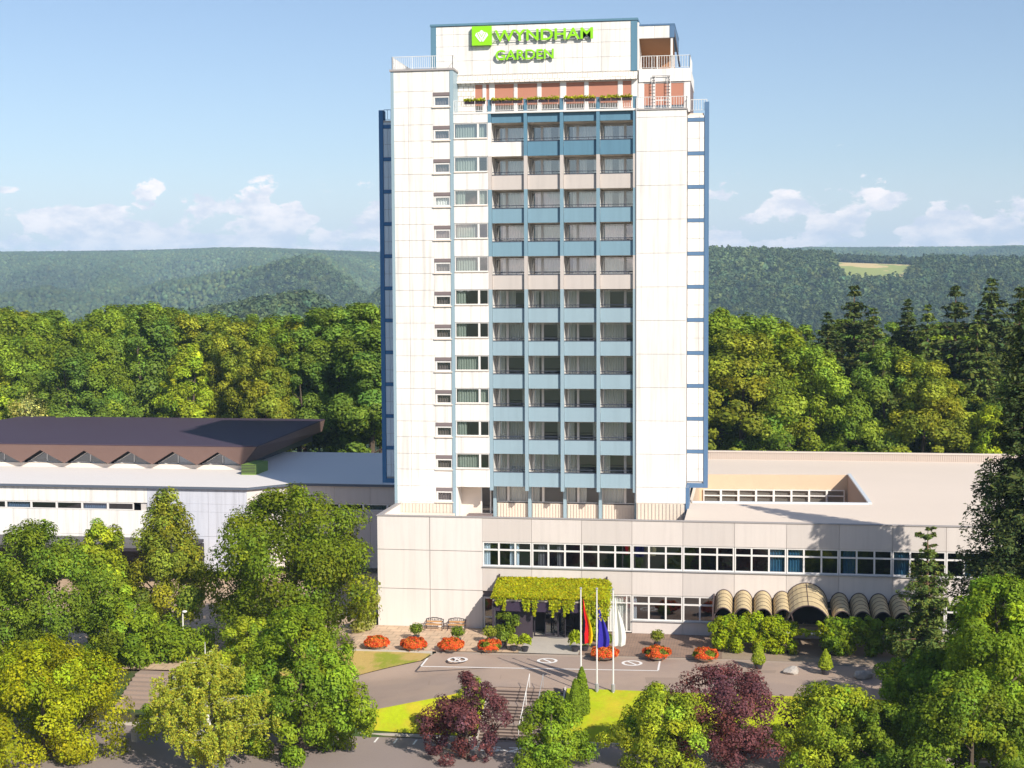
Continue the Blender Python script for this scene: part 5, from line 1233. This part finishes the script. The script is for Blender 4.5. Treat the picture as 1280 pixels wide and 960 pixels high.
# ---- flower bowls with red geraniums, each with a small standard tree behind
BOWL = [(471, 805, 30), (517, 807, 31), (564, 808, 31), (612, 809, 29), (756, 818, 33), (821, 818, 32), (882, 820, 30)]
BWORD = ['leftmost of the row on the terrace', 'second from the left on the terrace', 'third from the left, in front of the right bench', 'left of the porch plants', 'behind the blue and white flags', 'alone right of the flagpoles', 'rightmost beside the vine curtain']
for k, (px, py, wp) in enumerate(BOWL):
    x, y = px_ground(px, py+5, 0.1); r = wp/2*112/FPX
    root = empty('flower_bowl', (x, y, 0.09), 'round bowl of red geraniums, '+BWORD[k], 'flower bowl', 'geranium bowls along the forecourt')
    b = MB(); b.lathe(x, y, [(0.45, 0.09), (0.62, 0.2), (0.8, 0.42), (0.84, 0.46), (0.74, 0.46), (0.7, 0.40)], 20); b.build('bowl', POTB, root)
    rs = np.random.RandomState(300+k)
    def dome(n, zlo, rmul):
        D = rs.normal(0, 1, (n, 3)); D[:, 2] = np.abs(D[:, 2])*0.9-0.15; D /= np.linalg.norm(D, axis=1, keepdims=True)
        bump = 1+0.12*np.sin(D[:, 0]*7+k)*np.sin(D[:, 1]*6+2*k)
        rj = 1-0.16*rs.rand(n)[:, None]**2
        return np.stack([D[:, 0]*r*rmul, D[:, 1]*r*rmul, 0.40+D[:, 2]*0.50*rmul], 1)*rj*bump[:, None], D
    P_, D = dome(900, 0, 0.95); V, F = leaf_quads(rs, P_, D, 0.16, 0.7, jit=0.4); lt = np.exp(rs.normal(0, 0.2, 900))
    put('leaves', np_mesh('leaves', V, F, [L_FLOW], tint=np.stack([lt]*3, 1)), root, (x, y, 0.09))
    nf = 4200; P_, D = dome(nf, 0, 1.03)
    if k in (3, 5, 6): keep = (np.sin(P_[:, 0]*5+k)+np.sin(P_[:, 1]*4+P_[:, 2]*6)) < (0.9 if k == 5 else 0.5); P_, D = P_[keep], D[keep]
    V, F = leaf_quads(rs, P_, D, 0.085, 0.85, jit=0.5); lt = np.exp(rs.normal(0, 0.18, len(P_))); hu = rs.rand(len(P_))
    put('flowers', np_mesh('flowers', V, F, [P_RED], tint=np.stack([lt, lt*(0.5+2.0*hu**2), lt*(0.7+0.8*hu)], 1)), root, (x, y, 0.09))
STD = [(527, 808, 797, 'left'), (573, 809, 800, 'middle'), (612, 809, 803, 'right')]
for k, (px, top, low, wd) in enumerate([(519, 784, 799, 0), (571, 789, 803, 0), (611, 788, 803, 0), (758, 800, 812, 0), (821, 795, 808, 0)]):
    x, y = px_ground(px, low+2, 0.1); y += 0.4
    root = empty('standard_tree', (x, y, 0.09), ('small round potted tree %s' % ('behind the second geranium bowl', 'behind the third geranium bowl, by the bench', 'with bronze leaves left of the porch', 'behind the flags right of the porch', 'on the brick paving right of the flagpoles')[k]), 'potted tree', 'small potted trees along the forecourt')
    b = MB(); b.tube([(x, y, 0.3), (x, y, 0.8)], 0.03, 5); b.build('stem', BARK, root)
    b = MB(); b.lathe(x, y, [(0.2, 0.09), (0.28, 0.45), (0.24, 0.45)], 12); b.build('pot', POT, root)
    rs = np.random.RandomState(400+k); n = 600; D = rs.normal(0, 1, (n, 3)); D /= np.linalg.norm(D, axis=1, keepdims=True); rr = 0.48*(0.6+0.45*rs.rand(n, 1))
    V, F = leaf_quads(rs, D*rr*np.array([1, 1, 0.8])*(0.8+0.5*rs.rand(n, 1))+np.array([0, 0, 0.88]), D, 0.15, 0.6, jit=0.6); lt = np.exp(rs.normal(0, 0.22, n))
    put('crown', np_mesh('crown', V, F, [L_OLIVE if k in (2, 4) else L_DARK], tint=np.stack([lt]*3, 1)), root, (x, y, 0.09))
# potted plants by the door
for k, (px, py, hh, rr, m, lb) in enumerate([(629, 811, 1.1, 0.42, L_DARK, 'tall square pot with dark leaves left of the door'), (642, 813, 0.85, 0.36, L_LIGHT, 'pot with fresh green leaves left of the door'), (656, 814, 1.0, 0.40, L_VINE, 'pot of yellow green palm like leaves just left of the door'), (719, 814, 1.3, 0.42, L_VINE, 'pot of pale spiky leaves just right of the door'), (731, 813, 1.0, 0.42, L_MID, 'pot of green leaves at the right post of the porch')]):
    x, y = px_ground(px, py, 0.1); root = empty('potted_plant', (x, y, 0.09), lb, 'potted plant', 'potted plants at the entrance')
    b = MB()
    if k == 0: b.prism([(x-0.25, y-0.25), (x+0.25, y-0.25), (x+0.25, y+0.25), (x-0.25, y+0.25)], 0.09, 0.62)
    else: b.lathe(x, y, [(0.2, 0.09), (0.31, 0.42), (0.28, 0.44)], 14)
    b.build('pot', POT, root)
    rs = np.random.RandomState(500+k); n = 420; a = rs.rand(n)*2*PI; t = rs.rand(n)**0.6; P_ = np.stack([np.cos(a)*rr*t*1.2, np.sin(a)*rr*t*1.2, 0.35+hh*(0.35+0.65*rs.rand(n))*(1-0.4*t*t)], 1)
    V, F = leaf_quads(rs, P_, np.stack([np.cos(a)*0.5, np.sin(a)*0.5, 0.6+0*a], 1), 0.26, 0.4, jit=0.5); lt = np.exp(rs.normal(0, 0.25, n)); put('leaves', np_mesh('leaves', V, F, [m], tint=np.stack([lt]*3, 1)), root, (x, y, 0.09))
# cone conifers in pots and two rocks at the driveway edge
for k, (px, py) in enumerate([(948, 836), (1032, 843)]):
    x, y = px_ground(px, py, 0.0); root = empty('cone_conifer', (x, y, 0.0), ('clipped cone shaped conifer in a pot, %s' % ('left of the pale rock', 'right of the pale rock')[k]), 'potted conifer', 'potted cone conifers')
    b = MB(); b.lathe(x, y, [(0.22, 0.0), (0.34, 0.36), (0.30, 0.38)], 14); b.build('pot', POT, root)
    rs = np.random.RandomState(520+k); n = 1800; t = rs.rand(n); a = rs.rand(n)*2*PI; r = 0.62*np.minimum(1, (0.3+3.2*t))*(1-t)**0.62*(0.8+0.25*rs.rand(n)); P_ = np.stack([r*np.cos(a), r*np.sin(a), 0.3+1.45*t], 1)
    V, F = leaf_quads(rs, P_, np.stack([np.cos(a), np.sin(a), 0.5+0*a], 1), 0.12, 0.6, jit=0.5); lt = np.exp(rs.normal(0, 0.2, n)); put('crown', np_mesh('crown', V, F, [L_LIGHT], tint=np.stack([lt]*3, 1)), root, (x, y, 0.0))
def rock(px, py, sx, sy, sz, seed, label):
    import bmesh
    x, y = px_ground(px, py, 0.0); bm = bmesh.new(); bmesh.ops.create_icosphere(bm, subdivisions=3, radius=1); rs = np.random.RandomState(seed); dirs = rs.normal(0, 1, (14, 3)); dirs /= np.linalg.norm(dirs, axis=1, keepdims=True); cut = rs.uniform(0.62, 0.9, 14)
    for v in bm.verts:
        p = np.array(v.co); s = min(1.0, min(c/max(1e-3, p.dot(d)) for d, c in zip(dirs, cut) if p.dot(d) > 0.05)); p = p*s*(1+rs.normal(0, 0.02)); v.co = Vector((p[0]*sx, p[1]*sy, p[2]*sz+sz*0.5))
    me = bpy.data.meshes.new('rock'); bm.to_mesh(me); bm.free(); me.materials.append(ROCK); t = np.ones((len(me.polygons), 4), np.float32); me.attributes.new('tint', 'FLOAT_COLOR', 'FACE').data.foreach_set('color', t.ravel()); o = put('rock', me, None, (x, y, -0.02)); o.rotation_euler = (0, 0, 0.5); tag(o, label, 'rock')
rock(990, 842, 0.72, 0.45, 0.38, 1, 'pale boulder on the asphalt between the two cone conifers')
rock(1080, 848, 0.75, 0.55, 0.5, 2, 'grey boulder at the right end of the driveway')

# ---- benches
def bench(px, py, label):
    x, y = px_ground(px, py, 0.1); y = max(y, -8.4); root = empty('bench', (x, y, 0.09), label, 'bench', 'benches against the blank wall'); L = 0.66
    b = MB()
    for k in range(4): b.box(x-L, x+L, y-0.22+0.13*k, y-0.11+0.13*k, 0.50, 0.54)
    b.build('seat', BENCHW, root); b = MB()
    n = 8
    b.box(x-L, x+L, y+0.33, y+0.37, 0.62, 0.74)
    b.build('backrest', BENCHW, root)
    b = MB()
    pts = [(x-L+2*L*k/n, y+0.36, 0.86+0.12*math.sin(PI*k/n)+0.03*(k % 2)) for k in range(n+1)]; b.tube(pts, 0.035, 5)
    for p in pts: b.tube([(p[0], p[1], 0.74), p], 0.02, 4)
    for k in range(5): b.tube([(x-0.5+0.25*k-0.08, y+0.36, 0.76), (x-0.5+0.25*k, y+0.36, 0.9), (x-0.5+0.25*k+0.08, y+0.36, 0.76)], 0.018, 4)
    b.build('ornament_frame', DARKM, root)
    for s in (-1, 1):
        b = MB(); xx = x+s*(L+0.03); b.tube([(xx, y-0.22, 0.09), (xx, y-0.2, 0.5), (xx, y-0.2, 0.74), (xx, y+0.3, 0.76)], 0.035, 5); b.tube([(xx, y+0.32, 0.09), (xx, y+0.30, 0.5), (xx, y+0.37, 0.9)], 0.035, 5); b.build('side_frame', DARKM, root)
bench(542.5, 787, 'wooden slat bench with dark iron ends, left of two on the terrace'); bench(570.5, 787.5, 'wooden slat bench with dark iron ends, right of two on the terrace')

# ---- flagpoles and flags
def flagpole(x, y, H, label):
    root = empty('flagpole', (x, y, 0.0), label, 'flagpole', 'flagpoles on the right lawn'); z = gz(x, y)-0.1
    b = MB(); b.tube([(x, y, z), (x, y, H*0.5), (x, y, H)], [0.062, 0.055, 0.042], 8); b.build('pole', FRAMEW, root); b = MB(); b.lathe(x, y, [(0.04, H), (0.09, H+0.05), (0.07, H+0.12), (0.01, H+0.16)], 10); b.build('finial', GREYM, root)
    b = MB(); b.lathe(x, y, [(0.13, 0.02), (0.13, 0.5), (0.09, 0.52)], 10); b.build('base_sleeve', GREYM, root)
def flag(x, y, ztop, L, name, label, bands, seed, lean, stars=False):
    """hanging limp flag: pleated cloth below the hoist, bands run along its width"""
    rs = np.random.RandomState(seed); nx, nz = 20, 26; V = []; 
    for j in range(nz+1):
        v = j/nz
        for i in range(nx+1):
            u = i/nx; wdt = 0.12+0.62*min(1, v*1.2)**0.8
            # fabric fans out downward, folded in depth
            X = x+0.09 + u*wdt*lean + 0.05*math.sin(v*7+u*3)*u; Y = y+0.10*math.sin(u*9+v*2.5+seed)*(0.4+v) ; Zz = ztop - v*L - 0.10*u*(1-v) + 0.18*u*u*(v-0.5) - 0.55*u*(1-min(1, v*2.5))*0.8
            V.append((X, Y, Zz))
    b = MB(); b.V = V
    for j in range(nz):
        for i in range(nx):
            b.F.append((j*(nx+1)+i, j*(nx+1)+i+1, (j+1)*(nx+1)+i+1, (j+1)*(nx+1)+i)); u = (i+0.5)/nx; b.M.append(min(len(bands)-1, int((u+0.10*math.sin(j*0.35))*len(bands)) if len(bands) > 1 else 0)); b.T.append(1.0)
    b.M = [max(0, q) for q in b.M]
    o = b.build(name, [clothm(*c) for c in bands], None, smooth=True); tag(o, label, 'flag')
    if stars:
        s = MB()
        for k in range(12):
            a = 2*PI*k/12; j = int(6+4.6*math.sin(a)); i = int(9+6*math.cos(a)); p = V[j*(nx+1)+i]; pts = []
            for q in range(10): rr = 0.075 if q % 2 == 0 else 0.03; pts.append((p[0]+rr*math.cos(PI/2+q*PI/5), p[1]-0.05, p[2]+rr*math.sin(PI/2+q*PI/5)))
            s.face(pts)
        so = s.build('stars', clothm('flag_star', (0.7, 0.55, 0.05)), o)
def clothm(name, col):
    if name in MATS: return MATS[name]
    return leaf_mat(name, col, 0.3)
FP = [(728.5, 861, 'left'), (747, 862, 'middle'), (766.7, 863, 'right')]
FX = [10.16, 11.24, 12.34]
for k, x in enumerate(FX): flagpole(x, -23.55, 6.9, 'white flagpole with the %s' % ('black red gold flag', 'dark blue flag', 'white flag')[k])
flag(FX[0], -23.55, 6.55, 3.35, 'striped_flag', 'limp flag in black, red and gold', [('flag_black', (0.02, 0.012, 0.025)), ('flag_red', (0.75, 0.02, 0.025)), ('flag_gold', (0.9, 0.6, 0.01))], 1, 0.95)
flag(FX[1], -23.55, 6.0, 3.0, 'star_flag', 'limp dark blue flag with a ring of yellow stars', [('flag_blue', (0.05, 0.04, 0.42))], 2, 1.0, True)
flag(FX[2], -23.55, 6.6, 3.5, 'white_flag', 'limp plain white flag on the right pole', [('flag_white', (0.85, 0.85, 0.86))], 3, 1.0)

# ---- central stairs
ST = empty('stairs', (6.5, -26.0, STREET_Z), 'brown stone stairs in three flights from the street up to the driveway', 'stairs')
b = MB(); y = -23.42; z = 0.0; n = 0
SX0, SX1 = 3.95, 9.0
prof = []
for fl in range(3):
    for s_ in range(5): prof.append((0.29, 0.147))
    if fl < 2: prof.append((0.95, 0.0))
tot = sum(p[0] for p in prof); sc = (STREET_Y+0.1+23.42)/-tot
b.box(SX0, SX1, -23.42, -22.9, -1.5, -0.03, 0)
for run, rise in prof:
    z -= rise; b.box(SX0, SX1, y-run*sc+0.02, y+0.02, -3.2, z, 0, RNG.uniform(0.9, 1.06)); y -= run*sc
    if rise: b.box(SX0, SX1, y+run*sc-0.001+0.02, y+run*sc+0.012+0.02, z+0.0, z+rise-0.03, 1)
b.build('steps', [STEPM, mat('riser_shade', (0.085, 0.062, 0.055), 0.9)], ST)  # dark riser colour stands in for shade on the risers
for x in (SX0-0.12, SX1+0.02):
    b = MB(); b.prism([(x, -28.4), (x+0.12, -28.4), (x+0.12, -23.3), (x, -23.3)], -3.0, [STREET_Z+0.2, STREET_Z+0.2, 0.15, 0.15]); b.build('side_curb', STONE, ST)
for x, m in ((6.62, RAILW), (7.55, GREYM)):
    b = MB(); ys = [-23.3, -24.9, -25.0, -26.5, -28.3]; zs = [0.0, -0.74, -0.74, -1.47, STREET_Z]
    b.tube([(x, a, c+0.95) for a, c in zip(ys, zs)], 0.024, 6)
    for a, c in zip(ys[::1], zs): b.tube([(x, a, c), (x, a, c+0.95)], 0.02, 6)
    b.build('handrail', m, ST)
# ---- left side: small stair, retaining wall, lamp
SS = empty('side_stairs', (-20.9, -22.3, -2.2), 'small stone stairs between the hedges on the left', 'stairs')
b = MB()
for k in range(8): b.box(-22.8, -18.9, -24.4+0.5*k, -19.7, -2.6, -2.2+0.18*(k+1), 0, RNG.uniform(0.92, 1.05))
b.build('steps', STEPM, SS)
b = MB()
for yy, zz_ in ((-24.5, -2.1), (-22.4, -1.2), (-20.4, -0.7)): b.tube([(-19.1, yy, zz_), (-19.1, yy, zz_+1.0)], 0.03, 6)
b.tube([(-19.1, -24.5, -1.1), (-19.1, -22.4, -0.2), (-19.1, -20.4, 0.3)], 0.035, 6); b.build('handrail', GREYM, SS)
b = MB(); b.prism([(-18.3, -32.0), (-17.9, -32.0), (-17.6, -27.6), (-13.5, -27.2), (-13.5, -26.8), (-18.0, -27.2)], -2.6, -1.35); o = b.build('retaining_wall', STONE); tag(o, 'low pale concrete wall beside the street at the lower left', 'wall')
def lamp(px, py, top):
    x, y = px_ground(px, py, -0.6); H = world_at(px, top, y).z - 0.25; root = empty('street_lamp', (x, y, -0.65), 'slim white street lamp between the left trees', 'street lamp')
    b = MB(); b.tube([(x, y, -0.7), (x, y, H)], [0.07, 0.05], 8); b.build('pole', FRAMEW, root); b = MB(); b.lathe(x+0.15, y, [(0.05, H+0.02), (0.2, H+0.08), (0.17, H+0.16), (0.05, H+0.2)], 16); b.build('lamp_head', RAILW, root)
lamp(229.5, 822, 762)

# ---- flower boxes on the roof terrace railing
for k in range(5):
    xa_, xb_ = [(-2.1, -0.3), (0.2, 2.8), (3.2, 5.8), (6.2, 8.8), (9.2, 11.8)][k]
    root = empty('flower_box', ((xa_+xb_)/2, -0.2, 42.3), 'dark flower box on the roof terrace railing, %s of five' % ('first from the left', 'second from the left', 'in the middle', 'second from the right', 'first from the right')[k], 'flower box', 'flower boxes on the roof terrace railing')
    b = MB(); nb = max(2, int((xb_-xa_)/0.85))
    for q in range(nb): a = xa_+(xb_-xa_)*q/nb; b.box(a+0.03, a+(xb_-xa_)/nb-0.03, -0.16, 0.0, 42.35, 42.56)
    b.build('box', mat('box_dark', (0.05, 0.035, 0.045), 0.7), root)
    rs = np.random.RandomState(600+k); n = 500; P_ = np.stack([rs.uniform(xa_, xb_, n)-(xa_+xb_)/2, rs.normal(0.1, 0.09, n), 0.3+np.abs(rs.normal(0, 0.09, n))], 1); V, F = leaf_quads(rs, P_, np.tile([0, -0.5, 0.7], (n, 1)).astype(float), 0.14, 0.7, jit=0.6); lt = np.exp(rs.normal(0, 0.3, n))
    put('plants', np_mesh('plants', V, F, [L_CANOPY if k % 2 else L_YELL], tint=np.stack([lt]*3, 1)), root, ((xa_+xb_)/2, -0.2, 42.3))

# ================================================================== FOREST BEHIND
PROTO = []
for k, (nm, lm, H, Rr, base, prof, nl_, sz_) in enumerate([
    ('oak_tree', L_FOR, 24, 6.2, 6, P_ROUND, 9500, 0.62), ('oak_tree', L_FORD, 23, 5.6, 6, P_WIDE, 9000, 0.62), ('beech_tree', L_FOR, 25, 5.4, 5, P_OVAL, 9000, 0.60),
    ('beech_tree', L_OLIVE, 22, 5.0, 6, P_WIDE, 8000, 0.58), ('maple_tree', L_LIGHT, 20, 4.6, 4, P_EGG, 8500, 0.55), ('lime_tree', L_FORD, 26, 5.0, 7, P_EGG, 9000, 0.6)]):
    PROTO.append((nm, make_tree(nm, 700+k, H, Rr, base, lm, int(nl_*3.3), sz_*0.53, prof=prof, ncl=110, rcl=(0.07, 0.24), rough=0.42, r0=0.38, nl=14), H))
for k, (lm, H, Rr) in enumerate([(L_NEED, 27, 5.6), (L_NEED, 25, 4.8), (L_PINE, 26, 5.4)]):
    PROTO.append(('spruce_tree', spruce('spruce_tree', 720+k, H, Rr, 5.0, lm, levels=46, per=12, size=0.60, droop=0.20, spray=44, barkm=BARKP), H))
USED = set()
def forest_tree(kind, px, top, y, label, wscale=1.0, group='trees of the forest behind the hotel'):
    nm, pr, H0 = PROTO[kind]; p = world_at(px, top, y); z0 = -0.5 if y < 95 else -0.5-34*float(sstep((y-95)/240.0))
    s = (p.z-z0)/H0; rot = RNG.random()*6.28
    if kind not in USED: USED.add(kind); o = pr
    else: o = copy_tree(pr)
    o.name = nm; o.location = (p.x, y, z0-0.1); o.rotation_euler = (0, 0, rot); o.scale = (s*wscale*RNG.uniform(0.9, 1.2), s*wscale*RNG.uniform(0.9, 1.2), s); tag(o, label, 'tree', group); return o
KW = {'oak_tree': 'oak', 'beech_tree': 'beech', 'maple_tree': 'maple', 'lime_tree': 'lime', 'spruce_tree': 'spruce'}
ORD = ['first', 'second', 'third', 'fourth', 'fifth', 'sixth', 'seventh', 'eighth', 'ninth', 'tenth', 'eleventh', 'twelfth', 'thirteenth', 'fourteenth', 'fifteenth', 'sixteenth', 'seventeenth', 'eighteenth']
front_left = [(-20, 430, 4), (30, 418, 0), (85, 432, 1), (128, 420, 0), (178, 384, 1), (236, 428, 4), (212, 470, 4), (285, 415, 3), (330, 428, 3), (380, 440, 1), (418, 386, 5), (462, 382, 5)]
for k, (px, top, kd) in enumerate(front_left):
    forest_tree(kd, px, top, 66+4*math.sin(k*2.1), 'forest tree behind the dark roofed hall, %s from left in the front row' % ORD[k], 1.0 if kd != 5 else 1.25)
mid_left = [(0, 388, 0), (45, 392, 2), (92, 398, 0), (140, 382, 2), (188, 378, 0), (240, 391, 3), (290, 396, 3), (335, 398, 2), (372, 396, 3), (405, 384, 1), (450, 378, 1), (490, 380, 5)]
for k, (px, top, kd) in enumerate(mid_left):
    forest_tree(kd, px, top, 82+4*math.sin(k*1.7), 'forest tree left of the tower, %s from left in the second row' % ORD[k], 1.15)
back_left = [(15, 384, 3), (65, 387, 1), (118, 386, 5), (165, 380, 1), (215, 384, 1), (262, 390, 0), (312, 392, 5), (355, 393, 0), (395, 388, 2), (430, 382, 0), (475, 379, 0)]
for k, (px, top, kd) in enumerate(back_left):
    forest_tree(kd, px, top, 100+5*math.sin(k*1.3), 'forest tree left of the tower, %s from left in the rearmost row' % ORD[k], 1.2)
right_b = [(900, 386, 2, 52), (948, 392, 0, 56), (985, 412, 4, 50), (1010, 430, 0, 47), (925, 410, 3, 47), (1110, 432, 1, 50), (1152, 445, 3, 48), (1240, 505, 4, 46), (1265, 470, 1, 50), (1185, 470, 3, 56)]
for k, (px, top, kd, y) in enumerate(right_b):
    forest_tree(kd, px, top, y, 'broadleaf tree behind the flat roof, %s broadleaf counted from the tower' % ORD[[0, 3, 4, 5, 2, 6, 7, 9, 10, 8][k]-(0 if [0, 3, 4, 5, 2, 6, 7, 9, 10, 8][k] == 0 else 1)], 1.12)
right_c = [(1068, 350, 6, 64), (1035, 388, 7, 60), (1092, 382, 8, 60), (1135, 372, 7, 66), (1160, 378, 8, 62), (1195, 350, 6, 63), (1240, 346, 7, 62), (1222, 392, 8, 58), (1275, 352, 6, 68), (1300, 380, 8, 62)]
for k, (px, top, kd, y) in enumerate(right_c):
    forest_tree(kd, px, top, y, 'tall dark conifer behind the flat roof, %s conifer from the left' % ORD[[1, 0, 2, 3, 4, 5, 7, 6, 8, 9][k]], 1.15)
back_right = [(890, 392, 0), (935, 396, 1), (975, 404, 3), (1010, 405, 5), (1060, 398, 1), (1120, 402, 5), (1175, 404, 0), (1215, 404, 1), (1262, 402, 5), (1300, 400, 0)]
for k, (px, top, kd) in enumerate(back_right):
    forest_tree(kd, px, top, 84+4*math.sin(k*1.9), 'forest tree right of the tower, %s from left in the rearmost row' % ORD[k], 1.2)
o = fit_tree(dec('willow_shrub', 750, L_WILL, 11400, 0.252, prof=P_ROUND, ncl=63, rcl=(0.148, 0.240)), 38, 494, 60, 100, 'pale round willow beyond the left end of the dark roof', basefrac=0.05)
